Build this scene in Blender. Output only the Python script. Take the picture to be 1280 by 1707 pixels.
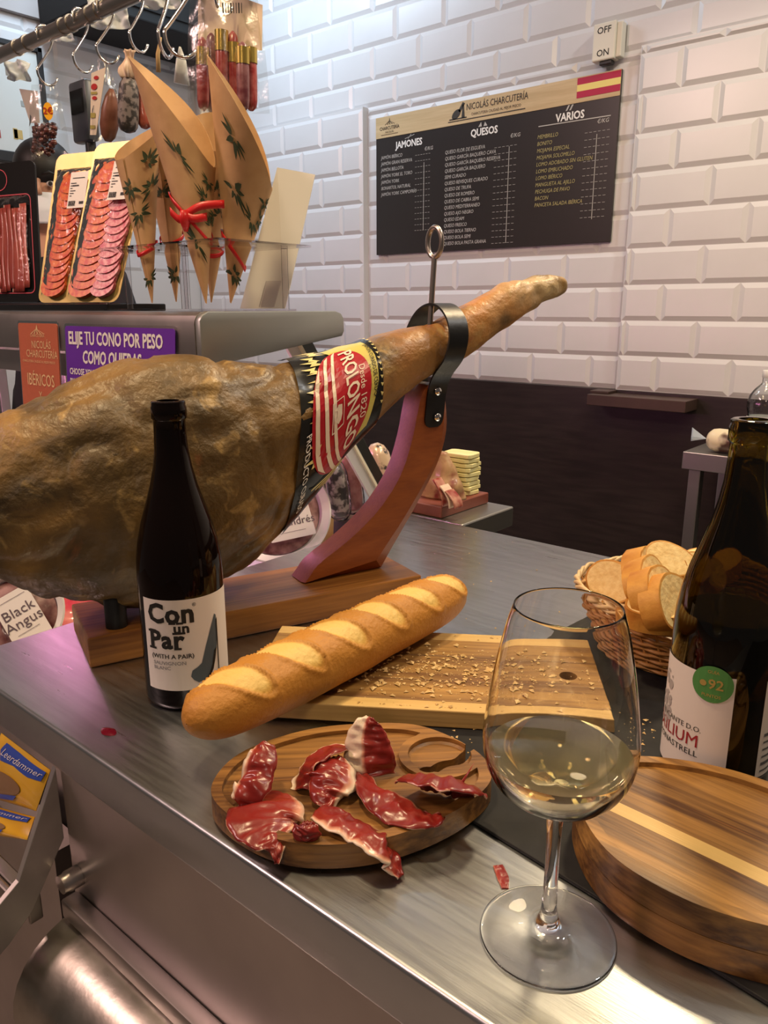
import bpy, bmesh, math, random
from mathutils import Vector, Matrix, noise
random.seed(7)
V = Vector
PI = math.pi
for o in list(bpy.data.objects): bpy.data.objects.remove(o, do_unlink=True)
scn = bpy.context.scene
COL = scn.collection
Z0 = 0.92                      # height of the counter top; all z below are measured from it
# ------------------------------------------------------------------ camera
PITCH, YAW, FPX, CH = math.radians(14.7), math.radians(40.3), 1290.0, 0.38
cam = bpy.data.cameras.new('camera'); camo = bpy.data.objects.new('camera', cam); COL.objects.link(camo)
camo.location = (0, 0, CH + Z0); camo.rotation_euler = (PI/2 - PITCH, 0, YAW)
cam.sensor_fit = 'VERTICAL'; cam.sensor_height = 36.0; cam.lens = FPX/1707*36.0
cam.clip_start = 0.02; cam.clip_end = 60
scn.camera = camo
# ------------------------------------------------------------------ world, lights, exposure
w = bpy.data.worlds.new('world'); scn.world = w; w.use_nodes = True
w.node_tree.nodes['Background'].inputs[0].default_value = (1.0, 0.82, 0.72, 1)
w.node_tree.nodes['Background'].inputs[1].default_value = 0.065
scn.view_settings.view_transform = 'Standard'; scn.view_settings.look = 'None'
scn.view_settings.exposure = 0.22; scn.view_settings.gamma = 1.0
scn.view_settings.use_curve_mapping = False
def light(name, kind, loc, energy, col, size=0.1, aim=None, size_y=None, spot=None, blend=.6):
    l = bpy.data.lights.new(name, kind); l.energy = energy; l.color = col
    if kind == 'AREA':
        l.size = size
        if size_y: l.shape = 'RECTANGLE'; l.size_y = size_y
        else: l.shape = 'DISK'
    else: l.shadow_soft_size = size
    if kind == 'SPOT': l.spot_size = math.radians(spot or 90); l.spot_blend = blend
    o = bpy.data.objects.new(name, l); COL.objects.link(o)
    o.location = (loc[0], loc[1], loc[2] + Z0)
    if aim is not None:
        o.rotation_euler = (V(aim) - V(loc)).to_track_quat('-Z', 'Y').to_euler()
    return o
WARM = (1.0, .76, .46)
# shop lamps above and behind the customer, all out of the picture
light('counter_lamp_back_offscreen', 'AREA', (-.55, 1.75, 1.75), 19, WARM, .22, (-.35, .6, 0))          # glare on the worktop and the glass foot
light('counter_lamp_front_offscreen', 'AREA', (-.75, .25, 1.80), 16, (1, .74, .43), .16, (-.45, .55, 0))
light('counter_lamp_side_offscreen', 'AREA', (.45, .95, 1.80), 9, (1, .76, .46), .16, (-.1, .6, 0))
light('wall_washer_offscreen', 'AREA', (.45, 1.70, 2.2), 13, (.98, .96, .93), .2, (-1.3, 2.5, .7))       # throws the switch's slanting shadow
light('cold_tube_offscreen', 'AREA', (-2.55, 1.75, 1.9), 15, (.64, .83, 1.0), .9, (-2.7, 2.3, .9), .12)   # blue light on the far tiles
light('hall_lamp_pink_offscreen', 'AREA', (-2.2, -1.2, 1.9), 30, (1.0, .64, .58), .4, (-.9, .5, .1))       # pink market lamps on the customer's side
light('hall_lamp_warm_offscreen', 'AREA', (.7, -1.5, 1.9), 10, (1.0, .74, .56), .4, (-.3, .3, -.2))
# ------------------------------------------------------------------ pixel helpers: a point of the photograph at a known plane
_fw = V((-math.sin(YAW)*math.cos(PITCH), math.cos(YAW)*math.cos(PITCH), -math.sin(PITCH)))
_rt = V((math.cos(YAW), math.sin(YAW), 0)); _up = _rt.cross(_fw); _C = V((0, 0, CH))
def ray(x, y): return _fw + _rt*((x-640)/FPX) - _up*((y-853.5)/FPX)
def onz(x, y, z=0): d = ray(x, y); return _C + d*((z-CH)/d.z)
def ony(x, y, Y): d = ray(x, y); return _C + d*(Y/d.y)
def onx(x, y, X): d = ray(x, y); return _C + d*(X/d.x)
# ------------------------------------------------------------------ materials
MATS = {}
def _n(nt, t, **k):
    n = nt.nodes.new(t)
    for a, b in k.items():
        if a in n.inputs: n.inputs[a].default_value = b
        else: setattr(n, a, b)
    return n
def c4(c): return (c[0], c[1], c[2], 1)
def pm(name, col, rough=.5, metal=0, var=None, bump=None, coat=0, trans=0, ior=1.45, sss=0, spec=.5, stretch=(1, 1, 1), ramp=(.35, .65), coords='Object', rvar=None, aniso=0, alpha=1):
    """procedural material: colour noise between col and var[0], optional bump noise"""
    if name in MATS: return MATS[name]
    m = bpy.data.materials.new(name); m.use_nodes = True; nt = m.node_tree
    p = nt.nodes['Principled BSDF']
    p.inputs['Base Color'].default_value = c4(col); p.inputs['Roughness'].default_value = rough
    p.inputs['Metallic'].default_value = metal; p.inputs['IOR'].default_value = ior
    p.inputs['Coat Weight'].default_value = coat; p.inputs['Coat Roughness'].default_value = .08
    p.inputs['Transmission Weight'].default_value = trans; p.inputs['Specular IOR Level'].default_value = spec
    p.inputs['Subsurface Weight'].default_value = sss; p.inputs['Subsurface Radius'].default_value = (.01, .004, .002)
    p.inputs['Alpha'].default_value = alpha
    if aniso: p.inputs['Anisotropic'].default_value = aniso
    tc = _n(nt, 'ShaderNodeTexCoord'); mp = _n(nt, 'ShaderNodeMapping'); mp.inputs['Scale'].default_value = stretch
    nt.links.new(tc.outputs[coords], mp.inputs['Vector'])
    if var:
        tx = _n(nt, 'ShaderNodeTexNoise', Scale=var[1], Detail=var[2] if len(var) > 2 else 4.0)
        nt.links.new(mp.outputs[0], tx.inputs['Vector'])
        r = _n(nt, 'ShaderNodeValToRGB'); e = r.color_ramp.elements
        e[0].position, e[1].position = ramp; e[0].color = c4(col); e[1].color = c4(var[0])
        if len(var) > 3:
            q = e.new((ramp[0]+ramp[1])/2); q.color = c4(var[3])
        nt.links.new(tx.outputs[0], r.inputs[0]); nt.links.new(r.outputs[0], p.inputs['Base Color'])
    if bump:
        tb = _n(nt, 'ShaderNodeTexNoise', Scale=bump[0], Detail=bump[2] if len(bump) > 2 else 4.0)
        nt.links.new(mp.outputs[0], tb.inputs['Vector'])
        b = _n(nt, 'ShaderNodeBump', Strength=bump[1], Distance=.002)
        nt.links.new(tb.outputs[0], b.inputs['Height']); nt.links.new(b.outputs[0], p.inputs['Normal'])
    if rvar:
        tr = _n(nt, 'ShaderNodeTexNoise', Scale=rvar[0], Detail=5.0)
        nt.links.new(mp.outputs[0], tr.inputs['Vector'])
        mr = _n(nt, 'ShaderNodeMapRange'); mr.inputs['To Min'].default_value = rvar[1]; mr.inputs['To Max'].default_value = rvar[2]
        nt.links.new(tr.outputs[0], mr.inputs[0]); nt.links.new(mr.outputs[0], p.inputs['Roughness'])
    MATS[name] = m
    return m
def film(name, tint=(1, 1, 1), gloss=.12, rough=.12, bump=None):
    """thin clear plastic: mostly see-through with a glossy skin"""
    if name in MATS: return MATS[name]
    m = bpy.data.materials.new(name); m.use_nodes = True; nt = m.node_tree
    nt.nodes.remove(nt.nodes['Principled BSDF'])
    t = _n(nt, 'ShaderNodeBsdfTransparent', Color=c4(tint)); g = _n(nt, 'ShaderNodeBsdfGlossy', Roughness=rough)
    fr = _n(nt, 'ShaderNodeLayerWeight', Blend=.12); ma = _n(nt, 'ShaderNodeMath', operation='ADD'); ma.inputs[1].default_value = gloss
    ma.use_clamp = True
    mx = _n(nt, 'ShaderNodeMixShader')
    nt.links.new(fr.outputs['Fresnel'], ma.inputs[0]); nt.links.new(ma.outputs[0], mx.inputs[0])
    nt.links.new(t.outputs[0], mx.inputs[1]); nt.links.new(g.outputs[0], mx.inputs[2])
    if bump:
        tc = _n(nt, 'ShaderNodeTexCoord'); tb = _n(nt, 'ShaderNodeTexNoise', Scale=bump[0], Detail=3.0)
        b = _n(nt, 'ShaderNodeBump', Strength=bump[1], Distance=.004)
        nt.links.new(tc.outputs['Object'], tb.inputs['Vector']); nt.links.new(tb.outputs[0], b.inputs['Height']); nt.links.new(b.outputs[0], g.inputs['Normal'])
    nt.links.new(mx.outputs[0], nt.nodes['Material Output'].inputs[0])
    MATS[name] = m
    return m
def wood(name, a, b, scale=1.0, ang=0.0, rough=.45, dark=None, bands=7.0, coat=0.0, stripe=None):
    """wood with grain running along local x turned by ang about z"""
    if name in MATS: return MATS[name]
    m = bpy.data.materials.new(name); m.use_nodes = True; nt = m.node_tree; p = nt.nodes['Principled BSDF']
    p.inputs['Roughness'].default_value = rough; p.inputs['Coat Weight'].default_value = coat; p.inputs['Coat Roughness'].default_value = .15
    tc = _n(nt, 'ShaderNodeTexCoord'); m0 = _n(nt, 'ShaderNodeMapping'); m0.inputs['Rotation'].default_value = (0, 0, -ang)
    nt.links.new(tc.outputs['Object'], m0.inputs[0])
    mp = _n(nt, 'ShaderNodeMapping'); mp.inputs['Scale'].default_value = (1.2*scale, 18*scale, 18*scale); nt.links.new(m0.outputs[0], mp.inputs[0])
    n1 = _n(nt, 'ShaderNodeTexNoise', Scale=1.6, Detail=5.0, Distortion=1.2); nt.links.new(mp.outputs[0], n1.inputs['Vector'])
    mp2 = _n(nt, 'ShaderNodeMapping'); mp2.inputs['Scale'].default_value = (6*scale, 160*scale, 160*scale); nt.links.new(m0.outputs[0], mp2.inputs[0])
    n2 = _n(nt, 'ShaderNodeTexNoise', Scale=2.0, Detail=3.0); nt.links.new(mp2.outputs[0], n2.inputs['Vector'])
    ad = _n(nt, 'ShaderNodeMath', operation='MULTIPLY_ADD'); ad.inputs[1].default_value = .45
    nt.links.new(n2.outputs[0], ad.inputs[0]); nt.links.new(n1.outputs[0], ad.inputs[2])
    r = _n(nt, 'ShaderNodeValToRGB'); e = r.color_ramp.elements
    e[0].position = .5; e[0].color = c4(b); e[1].position = .92; e[1].color = c4(a)
    if dark: q = e.new(.58); q.color = c4(dark)
    nt.links.new(ad.outputs[0], r.inputs[0]); out = r.outputs[0]
    if stripe:      # a lighter stave glued into the board: (offset across the grain, half width, colour)
        sx = _n(nt, 'ShaderNodeSeparateXYZ'); nt.links.new(m0.outputs[0], sx.inputs[0])
        cm = _n(nt, 'ShaderNodeMath', operation='COMPARE'); cm.inputs[1].default_value = stripe[0]; cm.inputs[2].default_value = stripe[1]; nt.links.new(sx.outputs['Y'], cm.inputs[0])
        ml = _n(nt, 'ShaderNodeMath', operation='MULTIPLY'); ml.inputs[1].default_value = .85; nt.links.new(cm.outputs[0], ml.inputs[0])
        mx = _n(nt, 'ShaderNodeMix', data_type='RGBA'); mx.inputs[7].default_value = c4(stripe[2]); nt.links.new(ml.outputs[0], mx.inputs[0]); nt.links.new(out, mx.inputs[6]); out = mx.outputs[2]
    nt.links.new(out, p.inputs['Base Color'])
    bp = _n(nt, 'ShaderNodeBump', Strength=.25, Distance=.001); nt.links.new(n2.outputs[0], bp.inputs['Height']); nt.links.new(bp.outputs[0], p.inputs['Normal'])
    MATS[name] = m
    return m
def emit(name, col, s):
    if name in MATS: return MATS[name]
    m = bpy.data.materials.new(name); m.use_nodes = True; nt = m.node_tree
    p = nt.nodes['Principled BSDF']; p.inputs['Emission Color'].default_value = c4(col); p.inputs['Emission Strength'].default_value = s
    MATS[name] = m; return m
def attr_mix(name, stops, attr, rough=.5, noise_amt=.15, noise_scale=60, bump=None, coat=0, sss=0, extra=None, spec=.5):
    """colour ramp driven by a per-point attribute, broken up by noise"""
    if name in MATS: return MATS[name]
    m = bpy.data.materials.new(name); m.use_nodes = True; nt = m.node_tree; p = nt.nodes['Principled BSDF']
    p.inputs['Roughness'].default_value = rough; p.inputs['Coat Weight'].default_value = coat; p.inputs['Coat Roughness'].default_value = .2
    p.inputs['Subsurface Weight'].default_value = sss; p.inputs['Subsurface Radius'].default_value = (.008, .003, .002); p.inputs['Specular IOR Level'].default_value = spec
    at = _n(nt, 'ShaderNodeAttribute', attribute_name=attr); tc = _n(nt, 'ShaderNodeTexCoord')
    nz = _n(nt, 'ShaderNodeTexNoise', Scale=noise_scale, Detail=6.0); nt.links.new(tc.outputs['Object'], nz.inputs['Vector'])
    s = _n(nt, 'ShaderNodeMath', operation='SUBTRACT'); s.inputs[1].default_value = .5; nt.links.new(nz.outputs[0], s.inputs[0])
    ad = _n(nt, 'ShaderNodeMath', operation='MULTIPLY_ADD'); ad.inputs[1].default_value = noise_amt*2
    nt.links.new(s.outputs[0], ad.inputs[0]); nt.links.new(at.outputs['Fac'], ad.inputs[2])
    r = _n(nt, 'ShaderNodeValToRGB'); e = r.color_ramp.elements
    e[0].position = stops[0][0]; e[0].color = c4(stops[0][1]); e[1].position = stops[-1][0]; e[1].color = c4(stops[-1][1])
    for q in stops[1:-1]: k = e.new(q[0]); k.color = c4(q[1])
    nt.links.new(ad.outputs[0], r.inputs[0]); out = r.outputs[0]
    for extra in (extra if isinstance(extra, list) else [extra] if extra else []):   # (colour, scale, low, high): second colour in noise patches
        n2 = _n(nt, 'ShaderNodeTexNoise', Scale=extra[1], Detail=5.0, Distortion=.8); nt.links.new(tc.outputs['Object'], n2.inputs['Vector'])
        r2 = _n(nt, 'ShaderNodeMapRange'); r2.inputs[1].default_value = extra[2]; r2.inputs[2].default_value = extra[3]
        nt.links.new(n2.outputs[0], r2.inputs[0])
        mx = _n(nt, 'ShaderNodeMix', data_type='RGBA'); mx.inputs[7].default_value = c4(extra[0])
        nt.links.new(r2.outputs[0], mx.inputs[0]); nt.links.new(out, mx.inputs[6]); out = mx.outputs[2]
    nt.links.new(out, p.inputs['Base Color'])
    if bump:
        tb = _n(nt, 'ShaderNodeTexNoise', Scale=bump[0], Detail=6.0); nt.links.new(tc.outputs['Object'], tb.inputs['Vector'])
        b = _n(nt, 'ShaderNodeBump', Strength=bump[1], Distance=.004)
        nt.links.new(tb.outputs[0], b.inputs['Height']); nt.links.new(b.outputs[0], p.inputs['Normal'])
    MATS[name] = m; return m
steel = pm('brushed_steel', (.50, .53, .54), .30, 1, var=((.58, .61, .62), 9, 5), bump=(70, .05), stretch=(1, 14, 1), rvar=(14, .22, .40))
steel2 = pm('satin_steel', (.50, .46, .44), .36, 1, var=((.58, .54, .51), 8, 4), rvar=(9, .28, .45))
chrome = pm('polished_chrome', (.78, .76, .74), .12, 1)
dull = pm('grey_zinc', (.42, .42, .40), .38, 1)
black = pm('black_plastic', (.012, .012, .013), .4)
blackgl = pm('black_gloss', (.008, .008, .009), .15)
white = pm('white_paper', (.80, .78, .74), .6)
ink = pm('black_ink', (.012, .011, .010), .6)
whiteink = pm('white_ink', (.82, .80, .76), .5)
# ------------------------------------------------------------------ geometry helpers (vertices in counter coordinates)
def mk(name, vs, fs, mat, parent=None, smooth=False, origin=None, ang=None, attrs=None, mats=None, midx=None):
    vs = [V(v) for v in vs]
    if parent is not None: org = V(parent['_o']) if '_o' in parent else V((0, 0, 0))
    elif origin is not None: org = V(origin)
    else:
        xs = [v.x for v in vs]; ys = [v.y for v in vs]; zs = [v.z for v in vs]
        org = V(((min(xs)+max(xs))/2, (min(ys)+max(ys))/2, min(zs)))
    me = bpy.data.meshes.new(name); me.from_pydata([v-org for v in vs], [], fs)
    for m in (mats or [mat]): me.materials.append(m)
    if midx: me.polygons.foreach_set('material_index', midx)
    if smooth: me.polygons.foreach_set('use_smooth', [True]*len(me.polygons))
    if smooth and ang: me.set_sharp_from_angle(angle=math.radians(ang))
    for k, vals in (attrs or {}).items():
        a = me.attributes.new(k, 'FLOAT', 'POINT'); a.data.foreach_set('value', vals)
    me.update()
    o = bpy.data.objects.new(name, me); COL.objects.link(o)
    o['_o'] = tuple(org)
    if parent is not None: o.parent = parent
    else: o.location = (org.x, org.y, org.z + Z0)
    return o
def tag(o, label, cat=None, group=None, kind=None):
    if label: o['label'] = label
    if cat: o['category'] = cat
    if group: o['group'] = group
    if kind: o['kind'] = kind
    return o
def thing(name, label, cat, loc, group=None):
    o = bpy.data.objects.new(name, None); COL.objects.link(o); o.empty_display_size = .02
    o.location = (loc[0], loc[1], loc[2] + Z0); o['_o'] = tuple(loc)
    return tag(o, label, cat, group)
def struct(o): o['kind'] = 'structure'; return o
class G:
    """collects vertices and faces of one mesh"""
    def __init__(s): s.v = []; s.f = []; s.m = []
    def add(s, vs, fs, mi=0):
        b = len(s.v); s.v += [V(v) for v in vs]; s.f += [[i+b for i in f] for f in fs]; s.m += [mi]*len(fs); return s
    def build(s, name, mat, parent=None, **k):
        return mk(name, s.v, s.f, mat, parent, midx=s.m if k.get('mats') else None, **k)
def box(lo, hi, bev=0, seg=2):
    bm = bmesh.new(); bmesh.ops.create_cube(bm, size=1)
    lo, hi = V(lo), V(hi); c = (lo+hi)/2; d = hi-lo
    for v in bm.verts: v.co = V((c.x+v.co.x*d.x, c.y+v.co.y*d.y, c.z+v.co.z*d.z))
    if bev: bmesh.ops.bevel(bm, geom=bm.edges[:], offset=bev, segments=seg, profile=.5, affect='EDGES')
    return bmout(bm)
def bmout(bm):
    bm.verts.ensure_lookup_table(); bm.verts.index_update()
    vs = [v.co.copy() for v in bm.verts]; fs = [[v.index for v in f.verts] for f in bm.faces]; bm.free(); return vs, fs
def xf(vf, M): return [M @ v for v in vf[0]], vf[1]
def prism(poly, a, b, bev=0, seg=2):
    """polygon of 3D points extruded by vector b-a (a added first)"""
    bm = bmesh.new(); a = V(a); b = V(b)
    lo = [bm.verts.new(V(p)+a) for p in poly]; hi = [bm.verts.new(V(p)+b) for p in poly]; n = len(poly)
    bm.faces.new(lo[::-1]); bm.faces.new(hi)
    for i in range(n): bm.faces.new((lo[i], lo[(i+1) % n], hi[(i+1) % n], hi[i]))
    bmesh.ops.recalc_face_normals(bm, faces=bm.faces[:])
    if bev:
        es = [e for e in bm.edges if any(len(f.verts) == n and n != 4 for f in e.link_faces)] if n != 4 else bm.edges[:]
        bmesh.ops.bevel(bm, geom=es, offset=bev, segments=seg, profile=.5, affect='EDGES')
    return bmout(bm)
def frame(d):
    d = V(d).normalized(); u = d.cross(V((0, 0, 1)))
    if u.length < 1e-3: u = d.cross(V((1, 0, 0)))
    u.normalize(); return u, u.cross(d).normalized()
def tube(path, r, seg=10, closed=False, caps=True, flat=1.0):
    path = [V(p) for p in path]; n = len(path); rr = r if isinstance(r, (list, tuple)) else [r]*n
    vs, fs = [], []; pu = None
    for i, p in enumerate(path):
        if closed: t = path[(i+1) % n]-path[i-1]
        else: t = path[min(i+1, n-1)]-path[max(i-1, 0)]
        t.normalize()
        if pu is None: u, _ = frame(t)
        else:
            u = pu - t*pu.dot(t); u.normalize()
        pu = u; v = t.cross(u)
        for k in range(seg):
            a = 2*PI*k/seg; vs.append(p + u*(math.cos(a)*rr[i]) + v*(math.sin(a)*rr[i]*flat))
    m = n if closed else n-1
    for i in range(m):
        j = (i+1) % n
        for k in range(seg): fs.append([i*seg+k, i*seg+(k+1) % seg, j*seg+(k+1) % seg, j*seg+k])
    if caps and not closed: fs += [list(range(seg))[::-1], [(n-1)*seg+k for k in range(seg)]]
    return vs, fs
def lathe(prof, c, seg=48, cap=True):
    """profile of (r, z) turned about the vertical through c"""
    vs, fs = [], []; n = len(prof)
    for r, z in prof:
        for k in range(seg):
            a = 2*PI*k/seg; vs.append(V((c[0]+r*math.cos(a), c[1]+r*math.sin(a), c[2]+z)))
    for i in range(n-1):
        for k in range(seg): fs.append([i*seg+k, i*seg+(k+1) % seg, (i+1)*seg+(k+1) % seg, (i+1)*seg+k])
    if cap:
        if prof[0][0] > 1e-6: fs.append(list(range(seg))[::-1])
        if prof[-1][0] > 1e-6: fs.append([(n-1)*seg+k for k in range(seg)])
    return vs, fs
def spline(pts, n, closed=False):
    """Catmull-Rom through pts (any dimension), n samples"""
    P = [V(p) for p in pts]; m = len(P); out = []
    tot = m if closed else m-1
    for i in range(n):
        t = i/n*tot if closed else i/(n-1)*tot
        k = min(int(t), tot-1) if not closed else int(t); f = t-k
        if closed: p = [P[(k+j) % m] for j in (-1, 0, 1, 2)]
        else: p = [P[max(0, k-1)], P[k], P[min(m-1, k+1)], P[min(m-1, k+2)]]
        out.append(.5*((2*p[1]) + (p[2]-p[0])*f + (2*p[0]-5*p[1]+4*p[2]-p[3])*f*f + (3*p[1]-p[0]-3*p[2]+p[3])*f**3))
    return out
def interp(xs, t):
    """Catmull-Rom on a list of scalars or vectors at float index t"""
    n = len(xs); t = max(0, min(n-1-1e-6, t)); k = int(t); f = t-k
    p = [xs[max(0, k-1)], xs[k], xs[min(n-1, k+1)], xs[min(n-1, k+2)]]
    return .5*((2*p[1]) + (p[2]-p[0])*f + (2*p[0]-5*p[1]+4*p[2]-p[3])*(f*f) + (3*p[1]-p[0]-3*p[2]+p[3])*(f**3))
def grid(fn, nu, nv, wrap_v=False):
    vs = [fn(i/(nu-1), j/(nv if wrap_v else nv-1)) for i in range(nu) for j in range(nv)]; fs = []
    for i in range(nu-1):
        for j in range(nv if wrap_v else nv-1):
            k = (j+1) % nv; fs.append([i*nv+j, i*nv+k, (i+1)*nv+k, (i+1)*nv+j])
    return vs, fs
def thick(vf, t, closed=False):
    """gives an open sheet the thickness t along its vertex normals"""
    bm = bmesh.new(); vv = [bm.verts.new(v) for v in vf[0]]; bm.verts.ensure_lookup_table()
    for f in vf[1]: bm.faces.new([vv[i] for i in f])
    bm.normal_update(); bmesh.ops.solidify(bm, geom=bm.faces[:], thickness=t)
    return bmout(bm)
# flat print: polygons and letters, cut fine enough to follow a curved surface
def cut(vf2, step=None):
    bm = bmesh.new(); vv = [bm.verts.new((p[0], p[1], 0)) for p in vf2[0]]
    for f in vf2[1]:
        try: bm.faces.new([vv[i] for i in f])
        except ValueError: pass
    if step:        # slice into strips both ways so that the print follows the curve
        for ax_ in (0, 1):
            lo = min(p[ax_] for p in vf2[0]); hi = max(p[ax_] for p in vf2[0]); n = int((hi-lo)/step)+1
            for k in range(1, n):
                co = [0, 0, 0]; co[ax_] = lo+(hi-lo)*k/n; no = [0, 0, 0]; no[ax_] = 1
                bmesh.ops.bisect_plane(bm, geom=bm.verts[:]+bm.edges[:]+bm.faces[:], plane_co=co, plane_no=no, dist=1e-7)
    return bmout(bm)
def text2(s, size, bold=0, shear=0, align='CENTER', sx=1.0, ls=1.0, sp=1.0):
    c = bpy.data.curves.new('t', 'FONT'); c.body = s; c.size = 1.0; c.align_x = align; c.align_y = 'CENTER'
    c.shear = shear; c.resolution_u = 2; c.space_line = ls; c.space_character = sp
    o = bpy.data.objects.new('t', c); COL.objects.link(o); bpy.context.view_layer.update()
    me = bpy.data.meshes.new_from_object(o.evaluated_get(bpy.context.evaluated_depsgraph_get()))
    vs = [(v.co.x*sx*size, v.co.y*size) for v in me.vertices]; fs = [list(p.vertices) for p in me.polygons]
    bpy.data.objects.remove(o); bpy.data.curves.remove(c); bpy.data.meshes.remove(me)
    if bold:        # heavier strokes: push each outline point outwards, sharp corners kept short
        b = bold*size; cnt = {}; nrm = {}
        for f in fs:
            ar = sum(vs[f[i-1]][0]*vs[f[i]][1]-vs[f[i]][0]*vs[f[i-1]][1] for i in range(len(f)))
            q = f if ar > 0 else f[::-1]
            for i in range(len(q)): e = (q[i-1], q[i]); cnt[tuple(sorted(e))] = cnt.get(tuple(sorted(e)), [])+[e]
        for es in cnt.values():
            if len(es) != 1: continue
            i, j = es[0]; dx, dy = vs[j][0]-vs[i][0], vs[j][1]-vs[i][1]; l = math.hypot(dx, dy)
            if l < 1e-9: continue
            for k in (i, j): nrm.setdefault(k, []).append((dy/l, -dx/l))
        for k, ns in nrm.items():
            x, y = sum(n[0] for n in ns)/len(ns), sum(n[1] for n in ns)/len(ns); l = math.hypot(x, y)
            if l > .05: m = min(1/l, 1.6)*b/l; vs[k] = (vs[k][0]+x*m, vs[k][1]+y*m)
    return vs, fs
def sh2(vf, dx, dy, rot=0):
    c, s = math.cos(rot), math.sin(rot)
    return [(x*c-y*s+dx, x*s+y*c+dy) for x, y in vf[0]], vf[1]
def poly2(pts): return [tuple(p) for p in pts], [list(range(len(pts)))]
def ell2(cx, cy, a, b, n=40, rot=0, a0=0, a1=2*PI):
    c, s = math.cos(rot), math.sin(rot); out = []
    for i in range(n):
        t = a0+(a1-a0)*i/(n if a1-a0 > 6.2 else n-1); x, y = a*math.cos(t), b*math.sin(t); out.append((cx+x*c-y*s, cy+x*s+y*c))
    return out
def line2(p, q, wd):
    p, q = V((p[0], p[1])), V((q[0], q[1])); d = (q-p).normalized(); n = V((-d.y, d.x))*wd/2
    return poly2([p-n, q-n, q+n, p+n])
def join2(*vfs):
    vs, fs = [], []
    for a, b in vfs: k = len(vs); vs += list(a); fs += [[i+k for i in f] for f in b]
    return vs, fs
def pr(name, vf2, fn, mat, parent, step=None):
    """print the 2D shapes vf2 on the surface fn(x, y)"""
    vs, fs = cut(vf2, step)
    return mk(name, [fn(v.x, v.y) for v in vs], fs, mat, parent)
def plane_fn(o, ex, ey, lift=0.0):
    o, ex, ey = V(o), V(ex), V(ey); n = ex.cross(ey).normalized()
    return lambda x, y: o + ex*x + ey*y + n*lift
def rrect(w_, h_, r, n=5):
    pts = []
    for cx, cy, a0 in ((w_/2-r, h_/2-r, 0), (-w_/2+r, h_/2-r, PI/2), (-w_/2+r, -h_/2+r, PI), (w_/2-r, -h_/2+r, 1.5*PI)):
        for i in range(n): a = a0+PI/2*i/(n-1); pts.append((cx+r*math.cos(a), cy+r*math.sin(a)))
    return pts
def dup(root, loc=None, label=None, rotz=None, name=None):
    r = root.copy(); COL.objects.link(r)
    if loc is not None: r.location = (loc[0], loc[1], loc[2]+Z0); r['_o'] = tuple(loc)
    if rotz is not None: r.rotation_euler = (0, 0, rotz)
    if label: r['label'] = label
    for ch in list(root.children):
        c = ch.copy(); COL.objects.link(c); c.parent = r
        for g in list(ch.children): d = g.copy(); COL.objects.link(d); d.parent = c
    return r
# ================================================================== SETTING
FLOOR = -Z0; CEIL = 2.5
wallpaint = pm('white_wall', (.62, .61, .60), .6)
mauve = pm('upper_wall_paint', (.42, .38, .37), .7, var=((.45, .41, .40), 3, 3))
tilem = pm('white_tile_glaze', (.66, .66, .67), .28, var=((.62, .62, .63), 5, 3), coords='Object')
darkwood = pm('dark_wainscot', (.016, .011, .010), .38, var=((.026, .018, .016), 7, 5), stretch=(1, 1, 9), bump=(40, .1))
G().add(*box((-4.2, -3.0, FLOOR-.05), (2.2, 3.0, FLOOR))).build('floor', pm('grey_floor', (.22, .19, .17), .5, var=((.28, .24, .21), 6, 5)), origin=(0, 0, FLOOR))['kind'] = 'structure'
G().add(*box((-4.2, -3.0, CEIL), (2.2, 3.0, CEIL+.05))).build('ceiling', pm('ceiling_paint', (.55, .50, .47), .8), origin=(0, 0, CEIL))['kind'] = 'structure'
wb = struct(G().add(*box((-3.3, 2.5, FLOOR), (1.6, 2.6, CEIL))).build('wall_back', wallpaint))
wl = struct(G().add(*box((-3.4, .75, FLOOR), (-3.3, 2.6, CEIL))).build('wall_left', wallpaint))
TH, BEV = .0058, .0145
_tiles = {}
def tile_mesh(wd, ht):
    """bevelled metro tile lying in the XZ plane, face towards -Y"""
    k = (round(wd, 3), round(ht, 3))
    if k in _tiles: return _tiles[k]
    g = .0007; a, b = wd/2-g, ht/2-g; bx, bz = min(BEV, a*.8), min(BEV, b*.8)
    v = [(-a, 0, -b), (a, 0, -b), (a, 0, b), (-a, 0, b), (-a+bx, -TH, -b+bz), (a-bx, -TH, -b+bz), (a-bx, -TH, b-bz), (-a+bx, -TH, b-bz)]
    f = [(4, 5, 6, 7), (0, 1, 5, 4), (1, 2, 6, 5), (2, 3, 7, 6), (3, 0, 4, 7)]
    me = bpy.data.meshes.new('tile'); me.from_pydata(v, [], f); me.materials.append(tilem); _tiles[k] = me; return me
def tile_field(parent, x0, x1, z0, z1, px, pz, jx, zrow, Y, skip=None, side=False):
    """running bond; jx: a joint in the row that starts at zrow"""
    po = V(parent['_o']); r0 = math.floor((z0-zrow)/pz)
    for r in range(r0, r0+60):
        a, b = max(z0, zrow+r*pz), min(z1, zrow+(r+1)*pz)
        if a >= z1: break
        if b-a < .012: continue
        j = jx + (px/2 if r % 2 else 0); k0 = math.floor((x0-j)/px)
        for k in range(k0, k0+60):
            c, d = max(x0, j+k*px), min(x1, j+(k+1)*px)
            if c >= x1: break
            if d-c < .012: continue
            if skip and skip((c+d)/2, (a+b)/2, d-c, b-a): continue
            o = bpy.data.objects.new('tile', tile_mesh(d-c, b-a)); COL.objects.link(o); o.parent = parent
            if side: o.location = V((Y, (c+d)/2, (a+b)/2))-po; o.rotation_euler = (0, 0, PI/2)
            else: o.location = V(((c+d)/2, Y, (a+b)/2))-po
WT = .122   # top of the dark wainscot
BX0, BX1, BZ0, BZ1 = -2.145, -1.15, .59, 1.092
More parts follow.
